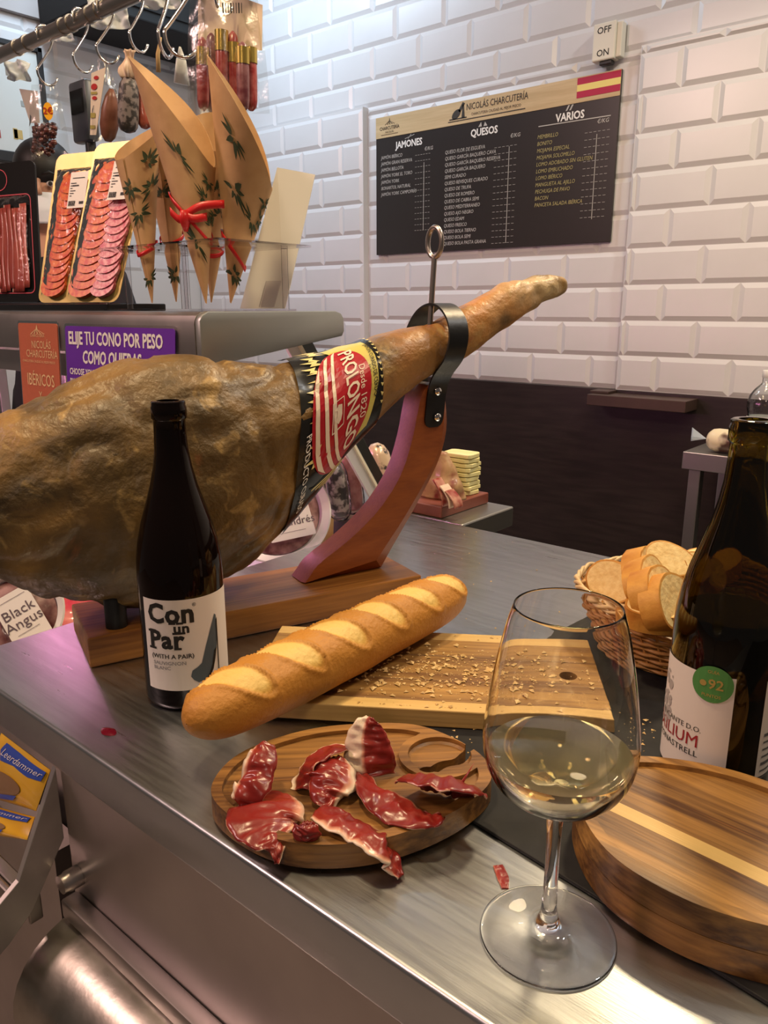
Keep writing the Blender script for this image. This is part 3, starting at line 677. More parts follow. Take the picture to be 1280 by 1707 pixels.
# ================================================================== BOTTLES
def bottle(name, label, c, glass, wine=None, lvl=.13):
    t = thing(name, label, 'bottle', c)
    R = .041
    out = [(0, .012), (.020, .006), (.030, .0015), (.036, .0), (.0395, .002), (R, .007), (R, .132), (.0402, .148), (.0378, .164), (.0335, .182), (.0275, .201), (.0222, .218), (.0182, .235), (.0160, .250), (.0150, .266), (.0147, .2795), (.0150, .280), (.0164, .2815), (.0166, .2915), (.0158, .2935), (.0158, .2965), (.0145, .2975)]
    inn = [(.0105, .2975), (.0105, .27), (.0120, .25), (.0155, .23), (.0240, .201), (.0300, .182), (.0345, .164), (.0372, .147), (.0378, .132), (.0378, .008), (.030, .006), (0, .014)]
    G().add(*lathe(out+inn, c, 64)).build('glass', glass, t, smooth=True, ang=50)
    if wine:
        w_ = [(0, .0142), (.030, .0064), (.0376, .0085)]
        for r, z in inn[::-1]:
            if .010 < z < lvl: w_.append((r-.0002, z))
        r = interp([.0378, .0372, .0345, .030, .024], max(0, min(4, (lvl-.132)/.0165)))-.0002
        w_ += [(r, lvl), (0, lvl)]
        G().add(*lathe(w_, c, 48)).build('wine', wine, t, smooth=True, ang=50)
    return t
R = .041
amber = pm('dark_brown_glass', (.005, .0025, .002), .05, 0, trans=.0, spec=.28)
olive = pm('olive_glass', (.20, .145, .014), .03, 0, trans=1, ior=1.5)
darkwine = pm('dark_red_wine', (.006, .002, .002), .1)
B1 = (-.619, .42, .0005); B2 = (-.159, .607, .0045)
b1 = bottle('wine_bottle', 'dark wine bottle with white high-heel shoe label in front of ham', B1, amber)
b2 = bottle('wine_bottle', 'olive glass wine bottle with white label and round green sticker', B2, olive, darkwine, .148)
def cyl(c, az0, off=.0):
    r = R+.0004+off
    return lambda x, y: V((c[0]+r*math.cos(az0+x/R), c[1]+r*math.sin(az0+x/R), c[2]+y))
def label_patch(c, az0, x0, x1, z0, z1, mat, par, name='label'):
    f = cyl(c, az0); vs, fs = grid(lambda i, j: f(x0+(x1-x0)*i, z0+(z1-z0)*j), 40, 3)
    return mk(name, vs, fs, mat, par, smooth=True)
paper = pm('label_paper', (.74, .70, .66), .55)
az = math.atan2(-B1[1], -B1[0])
BL1 = (B1[0], B1[1], B1[2]+.0125); f = cyl(BL1, az, .0004); L = label_patch(BL1, az, -.042, .062, .010, .103, paper, b1)
def slab(s, size, x, y, par_f, mat, par, sx=1.0):
    return pr('lettering', sh2(text2(s, size, .036, 0, 'LEFT', sx*.95, sp=1.06), x, y), par_f, mat, par, .006)
slab('Con', .027, -.0355, .0885, f, ink, L, .98); slab('un', .0140, -.0100, .0742, f, ink, L, 1.1); slab('Par', .0255, -.0355, .0622, f, ink, L, 1.02)
srf = [line2((-.0355+a, b), (-.0355+a+wd, b), .0022) for a, b, wd in ((-.0012, .0538, .0085), (-.0012, .0710, .0075), (.0252, .0538, .007), (.0215, .0798, .0065), (.0285, .0798, .0065), (.0245, .0696, .006), (.0305, .0696, .006))]
pr('lettering', join2(*srf), f, ink, L, .006)
pr('lettering', join2(sh2(text2('(WITH A PAIR)', .0062, .02, 0, 'LEFT', 1.05), -.0345, .0455), sh2(text2('®', .005), .0105, .097)), f, ink, L, .006)
pr('lettering', join2(sh2(text2('SAUVIGNON', .0052, .01, 0, 'LEFT', 1.1), -.033, .0385), sh2(text2('BLANC', .0052, .01, 0, 'LEFT', 1.1), -.033, .0335)), f, pm('grey_ink', (.25, .25, .27), .6), L, .006)
shoe = [(.0135, .020), (.011, .024), (.0125, .030), (.018, .033), (.022, .036), (.027, .052), (.033, .068), (.039, .082), (.041, .080), (.041, .056), (.0395, .046), (.036, .044), (.033, .030), (.029, .022), (.024, .0175), (.018, .0165)]
shoe = [(x-.0075, y) for x, y in shoe]
pr('shoe_drawing', poly2(shoe), f, pm('slate_blue_ink', (.075, .105, .13), .5), L, .006)
f3 = cyl(BL1, az, .0007)
pr('shoe_sole', sh2(join2(poly2([(.0350, .0475), (.0315, .045), (.0285, .031), (.0245, .0225), (.0205, .018), (.0255, .020), (.0295, .026), (.0325, .036)]), poly2([(.0357, .075), (.0373, .078), (.0371, .02), (.0359, .02)])), -.003, 0), f3, ink, L, .006)
az2 = math.atan2(-B2[1], -B2[0])
L2 = label_patch(B2, az2, -.075, .0095, .018, .109, paper, b2)
f = cyl(B2, az2, .0004); f4 = cyl(B2, az2, .0007); f5 = cyl(B2, az2, .0010)
pr('lettering', sh2(text2('EXILIUM', .0150, .002, 0, 'RIGHT', .95), -.0115, .050), f, pm('crimson_ink', (.32, .02, .03), .5), L2, .006)
pr('lettering', join2(sh2(text2('ALICANTE D.O.', .0062, 0, 0, 'RIGHT'), -.0105, .0605), sh2(text2('MONASTRELL', .0072, .002, 0, 'RIGHT', 1.05), -.0115, .0395)), f, pm('dark_grey_ink', (.05, .05, .05), .6), L2, .006)
rr = random.Random(2)
pr('grey_engraving', join2(*[poly2(ell2(-.058+rr.random()*.016, .05+rr.random()*.045, .001+rr.random()*.003, .001+rr.random()*.003, 8)) for _ in range(26)]), f, pm('engraving_grey', (.40, .38, .37), .6), L2, .008)
gs = pr('round_sticker', poly2(ell2(-.0065, .1015, .0148, .0148, 36)), f4, pm('sticker_green', (.075, .26, .07), .4), b2, .005)
pr('sticker_print', join2(sh2(text2('92', .011, .02), -.004, .1015), poly2(ell2(-.013, .1015, .0025, .0025, 12)), sh2(text2('PUNTOS', .0035, .01), -.0065, .0922), sh2(text2('GUÍA', .0035, .01), -.0065, .1115)), f5, pm('sticker_gold', (.50, .38, .12), .35, .4), b2, .005)
L3 = label_patch(B2, az2, .034, .075, .024, .106, paper, b2, 'back_label')
blk = [line2((.038, .06-i*.0062), (.07-(i % 3)*.006, .06-i*.0062), .0016+(.001 if i % 4 == 0 else 0)) for i in range(7)]
pr('back_print', join2(poly2(ell2(.054, .083, .013, .010, 20)), *blk), f, pm('back_grey_ink', (.12, .12, .12), .6), L3, .006)
# ================================================================== WINE GLASS
gc = (-.182, .373, .0006)
clear = pm('clear_glass', (1, 1, 1), .0, 0, trans=1, ior=1.45)
gp = [(0, .0002), (.030, .0002), (.0408, .0), (.0416, .0009), (.0408, .0018), (.030, .0036), (.014, .0072), (.0075, .0115), (.0052, .018), (.0044, .03), (.0042, .055), (.0046, .078), (.0065, .090), (.012, .0945), (.022, .0985), (.034, .107), (.0418, .1195), (.0447, .135), (.0438, .150), (.0395, .180), (.0345, .2045), (.0305, .2185), (.0301, .2192), (.0297, .2185), (.0337, .2045), (.0387, .180), (.043, .150), (.0438, .135), (.0408, .121), (.033, .1090), (.0215, .1006), (.012, .0974), (0, .0965)]
wg = thing('wine_glass', 'tall stemmed wine glass with a little white wine', 'glass', gc)
pf = spline([V((a, b, 0)) for a, b in gp], 150); pf = [(max(0, p.x), p.y) for p in pf]
G().add(*lathe(pf, gc, 72, False)).build('glass', clear, wg, smooth=True)
wp = [(0, .0967), (.012, .0976), (.0214, .1008), (.0328, .1092), (.0406, .1212), (.0427, .1285), (.0422, .1288), (0, .1285)]
G().add(*lathe(wp, gc, 64, False)).build('white_wine', pm('white_wine', (.95, .86, .50), .0, 0, trans=.93, ior=1.33), wg, smooth=True, ang=60)
FH = V((_fw.x, _fw.y, 0)).normalized()
# ================================================================== ON THE COUNTER
def boolcut(vf, cutters):
    o = mk('tmp', vf[0], vf[1], white, origin=(0, 0, 0)); o.location = (0, 0, 0); tmp = []
    for c in cutters:
        q = mk('tmpc', c[0], c[1], white, origin=(0, 0, 0)); q.location = (0, 0, 0); tmp.append(q)
        m = o.modifiers.new('b', 'BOOLEAN'); m.object = q; m.operation = 'DIFFERENCE'; m.solver = 'EXACT'
    bpy.context.view_layer.update()
    me = bpy.data.meshes.new_from_object(o.evaluated_get(bpy.context.evaluated_depsgraph_get()))
    out = [v.co.copy() for v in me.vertices], [list(p.vertices) for p in me.polygons]
    for q in [o]+tmp: bpy.data.objects.remove(q)
    bpy.data.meshes.remove(me)
    return out
# slate
sl = [(-.44, .452), (.33, .360), (.385, .86), (-.385, .952)]
slate = pm('black_slate', (.010, .010, .011), .62, var=((.017, .017, .018), 40, 6), bump=(60, .35), spec=.3)
tag(G().add(*prism([V((a, b, 0)) for a, b in sl], (0, 0, .0010), (0, 0, .0036), .0008)).build('slate_mat', slate), 'thin black slate sheet lying under the boards and bottle', 'slate')
# cutting board
E1 = V((math.cos(math.radians(34)), math.sin(math.radians(34)), 0)); M1 = V((-E1.y, E1.x, 0)); BL = V((-.636, .565, 0))
bang = math.atan2(E1.y, E1.x)
cutw = wood('acacia_board', (.42, .235, .060), (.23, .105, .023), .8, bang, .5, (.14, .060, .014))
palew = wood('pale_sapwood', (.62, .42, .15), (.50, .31, .095), .8, bang, .5)
cb = thing('cutting_board', 'rectangular wooden cutting board covered in crumbs under the baguette', 'cutting board', tuple(BL+E1*.17-M1*.09+V((0, 0, .0038))))
bz0, bz1 = .0042, .0217
for a, b, m in ((0, .020, palew), (.020, .062, cutw), (.062, .118, cutw), (.118, .160, cutw), (.160, .178, palew)):
    q = [BL-M1*a, BL+E1*.353-M1*a, BL+E1*.353-M1*b, BL-M1*b]
    vf = prism(q, (0, 0, bz0), (0, 0, bz1), .0012)
    if abs(a-.062) < 1e-6:
        hc = BL+E1*.318-M1*.094
        vf = boolcut(vf, [lathe([(.0095, -.01), (.0095, .03)], (hc.x, hc.y, 0), 24)])
    o = G().add(*vf).build('stave', m, cb)
# crumbs: on the board, on the slate and around
rr = random.Random(11)
def crumbs(name, label, n, place, s0, s1, mat):
    g = G()
    for _ in range(n):
        p = place(); s = s0+(s1-s0)*rr.random()**3; M = Matrix.Translation(p+V((0, 0, s*.30))) @ Matrix.Rotation(rr.random()*6.3, 4, 'Z')
        k = [V((rr.uniform(.5, 1)*x*s, rr.uniform(.4, 1)*y*s, rr.uniform(.3, .6)*z*s*.6)) for x, y, z in ((1, 0, -.4), (-.6, .8, -.4), (-.6, -.8, -.4), (.1, .1, 1))]
        g.add([M @ v for v in k], [(0, 2, 1), (0, 1, 3), (1, 2, 3), (2, 0, 3)])
    return tag(g.build(name, mat), label, 'crumbs', kind='stuff')
crm = pm('crumb', (.66, .44, .17), .8, var=((.74, .55, .27), 200, 2))
def onboard():
    a = .06+.28*min(1, max(0, rr.gauss(.5, .25))); b = .10+.07*rr.gauss(0, .5); b = min(.172, max(.008, b)); return BL+E1*a-M1*b+V((0, 0, bz1))
crumbs('bread_crumbs', 'golden bread crumbs and flakes scattered over the cutting board', 800, onboard, .0010, .0060, crm)
def onslate():
    p = onz(rr.choice((rr.uniform(745, 800), rr.uniform(1030, 1100))), rr.uniform(1190, 1260), .0034); return p
crumbs('bread_crumbs', 'few pale bread crumbs on the black slate sheet', 40, onslate, .001, .005, crm)
crumbs('bread_crumbs', 'tiny bread crumbs on the bare steel worktop behind the board', 26, lambda: onz(rr.uniform(760, 960), rr.uniform(880, 1050), .0), .0008, .003, crm)
# ------------------------------------------------------------------ baguette
P0, P1 = V((-.488, .327, .0525)), V((-.499, .727, .0525)); ax = (P1-P0).normalized(); sd = V((ax.y, -ax.x, 0))
Lb = (P1-P0).length
def bag(u, th):
    rad = .0340*min(1, (max(0.0, 1-abs(2*u-1)**9))**.5)*(1-.10*abs(2*u-1)) if 0 < u < 1 else .0005
    y = u*Lb; phi = th
    up_ = math.sin(phi); x = math.cos(phi)*.0325
    q = 0; ridge = 0
    if up_ > -.15:
        sx_ = (PI/2-phi) if phi < 1.5*PI else (PI/2-phi+2*PI)      # 0 at the top, positive towards the camera side
        for k in range(6):
            yc = .045+k*.0625; a = math.radians(33); dx = sx_*.0325-.002; dy = y-yc
            p_ = dy*math.cos(a)+dx*math.sin(a)*-1; r_ = dy*math.sin(a)+dx*math.cos(a)
            # lens of the open cut: long across, narrow along
            e = 1-(r_/.047)**2-(p_/.0155)**2
            if e > q: q = e
            if -.5 < e <= 0: ridge = max(ridge, 1+e*2)
    h = .0022*ridge - .0012*min(1, q*3) + noise.noise(V((u*9, math.cos(th)*2, math.sin(th)*2)))*.0012
    if q > .05: h += noise.noise(V((y*230, x*230, up_*6)))*.0007
    r1 = rad+h*min(1, rad/.02)
    flat = .0265 if up_ < 0 else .029
    p = P0+ax*y+sd*(math.cos(phi)*r1*.98)+V((0, 0, math.sin(phi)*r1*(.93 if up_ > 0 else .92)))
    return p, max(0, min(1, q*2.2)), rad
NU, NB = 260, 84; vs, fs, a1 = [], [], []
for i in range(NU):
    u = i/(NU-1)
    for j in range(NB):
        p, q, _ = bag(u, 2*PI*j/NB); vs.append(p); a1.append(q)
for i in range(NU-1):
    for j in range(NB): k = (j+1) % NB; fs.append([i*NB+j, i*NB+k, (i+1)*NB+k, (i+1)*NB+j])
crust = attr_mix('baguette_crust', [(0, (.47, .205, .026)), (.35, (.53, .255, .038)), (.7, (.66, .40, .085)), (1, (.72, .49, .14))], 'cut', .55, .16, 26, bump=(220, .30))
bg = mk('baguette', vs, fs, crust, smooth=True, attrs={'cut': a1})
tag(bg, 'whole golden baguette with slashed crust lying across the cutting board', 'bread')
zmin = min(v.z for v in vs); bg.location.z += (bz1+.0005)-zmin
# ------------------------------------------------------------------ tapas plates
platw = wood('olive_plate_wood', (.34, .165, .040), (.17, .072, .017), .9, 0, .42, (.085, .034, .009))
outl = [(-.460, .357), (-.439, .312), (-.397, .300), (-.348, .308), (-.310, .339), (-.288, .380), (-.278, .425), (-.283, .465), (-.315, .488), (-.373, .489), (-.416, .457), (-.447, .414)]
pc = V((-.364, .391, 0)); r2 = math.sqrt(.5)
loc = [V((((a-pc.x)+(b-pc.y))*r2, (-(a-pc.x)+(b-pc.y))*r2, 0)) for a, b in outl]
ol = spline(loc, 96, True)
bc = V((.0735, .0297, 0)); br = .034
inner = []
sc = [V((p.x*.915-.001, p.y*.885, 0)) for p in ol]
n_ = len(sc); inside = [(p-bc).length < br for p in sc]
st0 = next(i for i in range(n_) if inside[i-1] and not inside[i])
seq = [sc[(st0+i) % n_] for i in range(n_)]; keep = [p for p in seq if (p-bc).length >= br]
a_end = math.atan2(keep[-1].y-bc.y, keep[-1].x-bc.x); a_st = math.atan2(keep[0].y-bc.y, keep[0].x-bc.x)
# arc of the bowl wall that faces the middle of the plate
d_ = (a_st-a_end)
mid = math.atan2(-bc.y, -bc.x)
def norm(a): return (a+PI) % (2*PI)-PI
s1 = norm(mid-a_end); s2 = norm(a_st-mid)
arc = [bc+V((math.cos(a_end+s1*i/10), math.sin(a_end+s1*i/10), 0))*br for i in range(1, 10)] + [bc+V((math.cos(mid+s2*i/10), math.sin(mid+s2*i/10), 0))*br for i in range(0, 10)]
rec = keep+arc
def pgon(pts, z0, z1): return prism([V((p.x, p.y, 0)) for p in pts], (0, 0, z0), (0, 0, z1))
hole = V((.0615, .0125, 0)); ex = V((.112, .047, 0))
slot = []
sdv = (ex-hole).normalized(); sn_ = V((-sdv.y, sdv.x, 0))
ctl = [hole+sdv*.006, hole+sdv*.018+sn_*.001, hole+sdv*.030-sn_*.0035, hole+sdv*.042-sn_*.001, ex]
ctl = spline(ctl, 14)
vf = pgon(ol, 0, .0195)
vf = boolcut(vf, [pgon(rec, .0155, .03), lathe([(.0, .0135), (.024, .0138), (.0262, .0155), (.0265, .03), (0, .03)], tuple(bc), 40),
                  lathe([(.0085, -.01), (.0085, .03)], tuple(hole), 20), prism([p+sn_*.0048 for p in ctl]+[p-sn_*.0048 for p in ctl[::-1]], (0, 0, -.01), (0, 0, .03))])
pme = None
def plate(pos, rot, label, mat, nm='tapas_plate'):
    o = mk(nm, vf[0], vf[1], mat, origin=(0, 0, 0), smooth=True, ang=30)
    o.location = (pos[0], pos[1], pos[2]+Z0); o.rotation_euler = (0, 0, rot); o['_o'] = tuple(pos)
    return tag(o, label, 'plate')
plate((pc.x, pc.y, .0040), PI/4, 'oval wooden tapas plate with dip hollow carrying ham slices', platw)
stripw = wood('striped_plate_wood', (.46, .24, .060), (.20, .085, .020), .7, 0, .4, (.075, .030, .009), stripe=(-.018, .0065, (.66, .45, .16)))
plate((-.110, .482, .0040), math.radians(-4), 'lower wooden tapas plate, beneath an empty one beside the wine glass', platw)
plate((-.110, .482, .0240), math.radians(-4), 'upper empty wooden tapas plate with pale stripe, stacked on another', stripw)
# pale stripe inlaid in the upper plate
# ------------------------------------------------------------------ ham slices
slm = attr_mix('ham_slice', [(0, (.17, .010, .008)), (.45, (.22, .015, .011)), (.76, (.28, .030, .020)), (.83, (.62, .30, .20)), (.90, (.78, .62, .48)), (1, (.80, .66, .50))], 'fat', .30, .07, 90, bump=(120, .10), coat=.15, sss=.1, extra=((.36, .08, .055), 60, .62, .88))
PZ = .0198
def slice_(label, pts, wid, tilt, curl=0.0, fat=1, zmin=PZ, seed=0, wav=.0015, fatw=1.0, nm='ham_slice', cross=None):
    C_ = [V(p) for p in pts]; nu, nv = 40, 15; vs, at2 = [], []
    for i in range(nu):
        k = i/(nu-1)*(len(C_)-1); c = interp(C_, k); t_ = (interp(C_, min(len(C_)-1, k+.15))-interp(C_, max(0, k-.15))); t_.normalize()
        s_ = t_.cross(V((0, 0, 1))) if cross is None else V(cross)-t_*V(cross).dot(t_)
        s_.normalize(); up2 = s_.cross(t_)
        a = math.radians(interp(tilt, k)); wd = max(.0012, 1.15*interp(wid, k)*(1+.10*noise.noise(V((k*2.3, seed, 1)))))
        cr = s_*math.cos(a)+up2*math.sin(a); pn = -s_*math.sin(a)+up2*math.cos(a)
        for j in range(nv):
            v = 2*j/(nv-1)-1
            p = c+cr*(v*wd)+pn*(curl*(1-v*v)*wd)+pn*(wav*noise.noise(V((k*3+seed, v*1.8, seed*.37)))*2)
            p.z = max(p.z, zmin+.0006+.0004*noise.noise(p*300))
            vs.append(p); at2.append(max(0, min(1, max(((v*fat+1)/2)*fatw, .86*(v*fat < -.86)*(noise.noise(V((k*2, seed, 5))) > -.05)))))
    fs = [[i*nv+j, i*nv+j+1, (i+1)*nv+j+1, (i+1)*nv+j] for i in range(nu-1) for j in range(nv-1)]
    v2, f2 = thick((vs, fs), .0011)
    at3 = (at2*3)[:len(v2)]
    o = mk(nm, v2, f2, slm, smooth=True, attrs={'fat': at3})
    return tag(o, label, 'ham slice', 'ham slices on the tapas plate')
def zp(x, y, z): return onz(x, y, z)
slice_('rolled ham slice with white fat rim standing at the plate\'s rounded end', [zp(402, 1338, .021), zp(415, 1322, .030), zp(428, 1298, .036), zp(436, 1262, .047), zp(440, 1243, .050)], [.008, .013, .013, .011, .007], [20, 22, 20, 10, 10], .50, -1, seed=1, cross=_rt)
slice_('broad flat ham slice with a thin tail hanging over the plate rim', [zp(465, 1325, .021), zp(452, 1345, .024), zp(440, 1368, .024), zp(448, 1395, .022), zp(460, 1412, .0205), zp(462, 1440, .012)], [.010, .022, .024, .016, .006, .0014], [0, -6, 5, 4, 0, 0], .18, -1, seed=2, zmin=.004, fatw=.9)
slice_('small folded dark ham piece beside the broad flat slice', [zp(510, 1400, .021), zp(511, 1388, .028), zp(513, 1378, .033), zp(513, 1372, .034)], [.007, .009, .007, .003], [0, 5, 5, 0], .5, 1, seed=3, fatw=.55, cross=_rt)
slice_('folded ham slice with wide white fat edge in the plate\'s middle', [zp(500, 1318, .021), zp(508, 1292, .028), zp(522, 1268, .036), zp(552, 1252, .038), zp(582, 1245, .030)], [.008, .012, .013, .012, .004], [5, 20, 25, 20, 0], .25, -1, seed=4, fatw=1.12, cross=_rt*.6-FH*.8)
slice_('small triangular ham slice lying over the folded one', [zp(550, 1350, .021), zp(545, 1325, .026), zp(555, 1300, .032), zp(560, 1275, .036), zp(562, 1262, .034)], [.003, .012, .016, .012, .003], [-5, -10, -12, -10, 0], .35, 1, seed=5)
slice_('upright ham slice, half white fat, leaning at the plate\'s far rim', [zp(616, 1290, .021), zp(615, 1262, .034), zp(612, 1232, .048), zp(613, 1205, .061), zp(616, 1196, .064)], [.018, .018, .015, .009, .003], [0, 8, 8, 5, 0], .30, -1, seed=6, fatw=1.42, cross=_rt)
slice_('long ham strip ending near the plate\'s dip hollow', [zp(603, 1290, .024), zp(618, 1318, .029), zp(645, 1340, .027), zp(685, 1362, .025), zp(720, 1366, .024), zp(738, 1360, .023)], [.006, .010, .012, .012, .008, .002], [20, 12, -5, 0, 8, 0], .2, -1, seed=7, fatw=.85)
slice_('loosely rolled pale red ham slice lying by the keyhole notch', [zp(680, 1308, .028), zp(700, 1312, .032), zp(735, 1318, .034), zp(770, 1326, .032), zp(800, 1330, .026)], [.012, .016, .018, .017, .008], [30, 38, 40, 38, 30], .50, -1, seed=8, fatw=.75)
slice_('ham strip drooping over the plate rim towards the worktop', [zp(530, 1352, .024), zp(560, 1368, .027), zp(600, 1388, .025), zp(632, 1408, .0235), zp(648, 1432, .012), zp(668, 1462, .003)], [.007, .011, .011, .011, .009, .003], [-10, 5, 10, 0, 0, 0], .25, 1, zmin=.0012, seed=9, fatw=.92)
o = slice_('tiny ham scrap on the steel beside the wine glass foot', [onz(830, 1442, .001), onz(838, 1462, .001), onz(842, 1480, .001)], [.003, .0035, .002], [0, 0, 0], 0, 1, zmin=.0004, seed=10, wav=.0002, fatw=.8); o['group'] = 'ham scraps on the worktop'
# drop of red on the worktop
dp = onz(181, 1220, 0)
tag(G().add(*grid(lambda i, j: dp+V((math.cos(j*2*PI)*.0085*i*(1+.2*math.cos(j*4*PI)), math.sin(j*2*PI)*.0062*i, .0003+.0014*(1-i*i))), 7, 24, True)).build('red_drip', pm('red_juice', (.12, .004, .015), .12, coat=.3), smooth=True), 'small dark red drip on the steel worktop', 'drip')
# ------------------------------------------------------------------ bread basket
KC = V((-.238, .858, .0040)); ka, kb = .158, .115
wick = pm('wicker', (.42, .20, .055), .45, var=((.56, .31, .10), 30, 4), bump=(160, .2)); rimw = pm('pale_wicker', (.60, .42, .20), .45, var=((.70, .54, .30), 40, 4))
bk = thing('bread_basket', 'oval wicker basket filled with sliced baguette', 'basket', tuple(KC))
krot = math.radians(32)
def kp(a, k, z):
    x, y = ka*k*math.cos(a), kb*k*math.sin(a); return KC+V((x*math.cos(krot)-y*math.sin(krot), x*math.sin(krot)+y*math.cos(krot), z))
NS = 46
for r_ in range(11):
    z = .0045+r_*.0064; k = .76+.21*(z/.074)
    path = []
    for i in range(NS*4):
        a = 2*PI*i/(NS*4); off = math.cos(NS/2*a*1.0+PI*r_)*.016
        path.append(kp(a, k*(1+off), z+.0004*math.sin(a*7+r_)))
    G().add(*tube(path, .0029, 6, True, flat=.7)).build('weave_strand', wick, bk, smooth=True)
for i in range(NS):
    a = 2*PI*i/NS
    G().add(*tube([kp(a, .755, .002), kp(a, .97, .072)], .0016, 5)).build('stake', wick, bk)
for r_ in range(4):
    path = [kp(2*PI*i/240, .985+.011*math.cos(i*2*PI*13/240+r_*PI/2), .074+.0034*math.sin(i*2*PI*13/240+r_*PI/2)+r_*.0010) for i in range(240)]
    G().add(*tube(path, .0022, 6, True)).build('rim_strand', rimw, bk, smooth=True)
G().add(*prism([kp(2*PI*i/40, .76, 0) for i in range(40)], (0, 0, .0005), (0, 0, .004))).build('base', wick, bk)
# slices
crumbm = pm('bread_crumb', (.78, .60, .28), .8, var=((.68, .47, .19), 120, 5), bump=(170, .6))
crustm = pm('slice_crust', (.40, .155, .018), .55, var=((.62, .32, .06), 28, 5), bump=(120, .4))
sm = None
def slice_mesh(seed):
    r = random.Random(seed); n = 36; ring = []
    for i in range(n):
        a = 2*PI*i/n; rr_ = 1+.05*math.sin(3*a+seed)+.03*r.random()
        y = math.sin(a); ring.append((math.cos(a)*.036*rr_, (y*.030 if y > 0 else y*.021)*rr_))
    v, f, m = [], [], []
    for z in (-.0105, .0105): v += [(x, y, z) for x, y in ring]
    for z in (-.0108, .0108): v += [(x*.93, y*.92, z) for x, y in ring]
    for z in (-.0098, .0098): v += [(x*.55, y*.55, z) for x, y in ring]
    v += [(0, 0, -.0102), (0, 0, .0102)]
    for i in range(n):
        j = (i+1) % n
        f.append((i, j, n+j, n+i)); m.append(1)
        f += [(j, i, 2*n+i, 2*n+j), (n+i, n+j, 3*n+j, 3*n+i)]; m += [1, 1]
        f += [(2*n+j, 2*n+i, 4*n+i, 4*n+j), (3*n+i, 3*n+j, 5*n+j, 5*n+i)]; m += [0, 0]
        f += [(4*n+j, 4*n+i, 6*n), (5*n+i, 5*n+j, 6*n+1)]; m += [0, 0]
    me = bpy.data.meshes.new('bread_slice'); me.from_pydata(v, [], f); me.materials.append(crumbm); me.materials.append(crustm)
    me.polygons.foreach_set('material_index', m); me.polygons.foreach_set('use_smooth', [True]*len(f)); me.set_sharp_from_angle(angle=math.radians(50)); return me
sms = [slice_mesh(s) for s in range(3)]
# (pixel x, pixel y, height, normal as right/forward/up, label)
for i, (x, y, z, nr, roll, s, lbl) in enumerate([
    (1024, 978, .082, (-.75, -.45, .40), .3, .95, 'bread slice leaning on the basket rim nearest the baguette, white crumb showing'),
    (1070, 958, .096, (.75, -.45, .35), .5, 1.0, 'bread slice with round crust top, hindmost of the overlapping row'),
    (1112, 944, .104, (.2, -.60, .75), .1, .9, 'bread slice lying flat on top at the far side of the basket'),
    (1078, 975, .096, (.75, -.52, .50), .4, 1.0, 'bread slice second in the overlapping row in the basket'),
    (1090, 994, .092, (.75, -.55, .45), .35, 1.05, 'bread slice third in the overlapping row, crust edge upward'),
    (1112, 1010, .088, (.70, -.62, .42), .3, 1.08, 'front bread slice of the overlapping row, airy crumb facing out'),
    (1166, 958, .090, (.5, -.5, .7), -.2, .85, 'bread slice half hidden beside the olive bottle'),
    (1150, 990, .074, (.5, -.6, .6), .2, .85, 'bread slice in the basket middle below the flat one'),
    (1096, 1028, .078, (.0, -.12, .99), .05, .95, 'bread slice lying along the near basket rim with pale crumb up'),
    (1168, 1026, .058, (.1, -.3, .95), .6, .9, 'bread slice lying flat behind the olive bottle'),
    (1185, 945, .080, (-.2, -.2, .9), .9, 1.0, 'bread slice at the far end of the basket')]):
    o = bpy.data.objects.new('bread_slice', sms[i % 3]); COL.objects.link(o); p = onz(x, y, z)
    nv_ = (_rt*nr[0]+FH*nr[1]+V((0, 0, nr[2]))).normalized()
    zax = nv_; xax = V((0, 0, 1)).cross(zax); xax.normalize(); yax = zax.cross(xax)
    M = Matrix((xax, yax, zax)).transposed().to_4x4() @ Matrix.Rotation(roll-.3, 4, 'Z')
    o.matrix_world = Matrix.Translation(V((p.x, p.y, p.z+Z0))) @ M @ Matrix.Scale(s, 4)
    tag(o, lbl, 'bread slice', 'bread slices in the wicker basket')
# white napkin under the slices
tag(G().add(*thick(grid(lambda i, j: kp(j*2*PI, .15+.60*i, .010+.030*i*i+.004*math.sin(j*2*PI*9+i*3)*i), 9, 80, True), .0008)).build('paper_napkin', pm('napkin_white', (.75, .70, .64), .7), smooth=True), 'white paper napkin lining the wicker bread basket', 'napkin')
# ------------------------------------------------------------------ behind the counter: red board, ham piece, cheese slices
redb = pm('red_brown_board', (.17, .045, .030), .45, var=((.21, .06, .04), 20, 4))
q0 = onz(806, 832, .001)
rbd = [q0, q0+V((-.012, .0, 0)), V((-1.15, 1.293, 0)), V((-1.20, 1.165, 0)), onz(716, 868, .001)]
rq = [V((-.822, 1.296, 0)), V((-.945, 1.296, 0)), V((-.945, 1.135, 0)), V((-.822, 1.135, 0))]
tag(G().add(*prism(rq, (0, 0, .0005), (0, 0, .022), .002)).build('red_board', redb), 'red-brown chopping board on the grey steel unit', 'chopping board')
hc = V((-.872, 1.205, .05))
def chunk(i, j):
    a = 2*PI*j; k = i; r0 = .046*(1-.62*k**1.3)*(1+.18*math.sin(2*a+1))
    z = .0225+.088*k; p = V((hc.x+math.cos(a)*r0*.95-.012*k, 1.205+math.sin(a)*r0*.75, z)); nzz = noise.noise(p*30)*.008*(.3+math.sin(PI*min(1, k*1.0+.1)))
    return p+V((math.cos(a), math.sin(a), .2))*nzz
vs, fs = grid(chunk, 26, 40, True); fs += [list(range(40))[::-1], [25*40+j for j in range(40)]]
hk = thing('ham_piece', 'opened piece of cured ham on the red-brown chopping board', 'ham', (hc.x, 1.205, .0225))
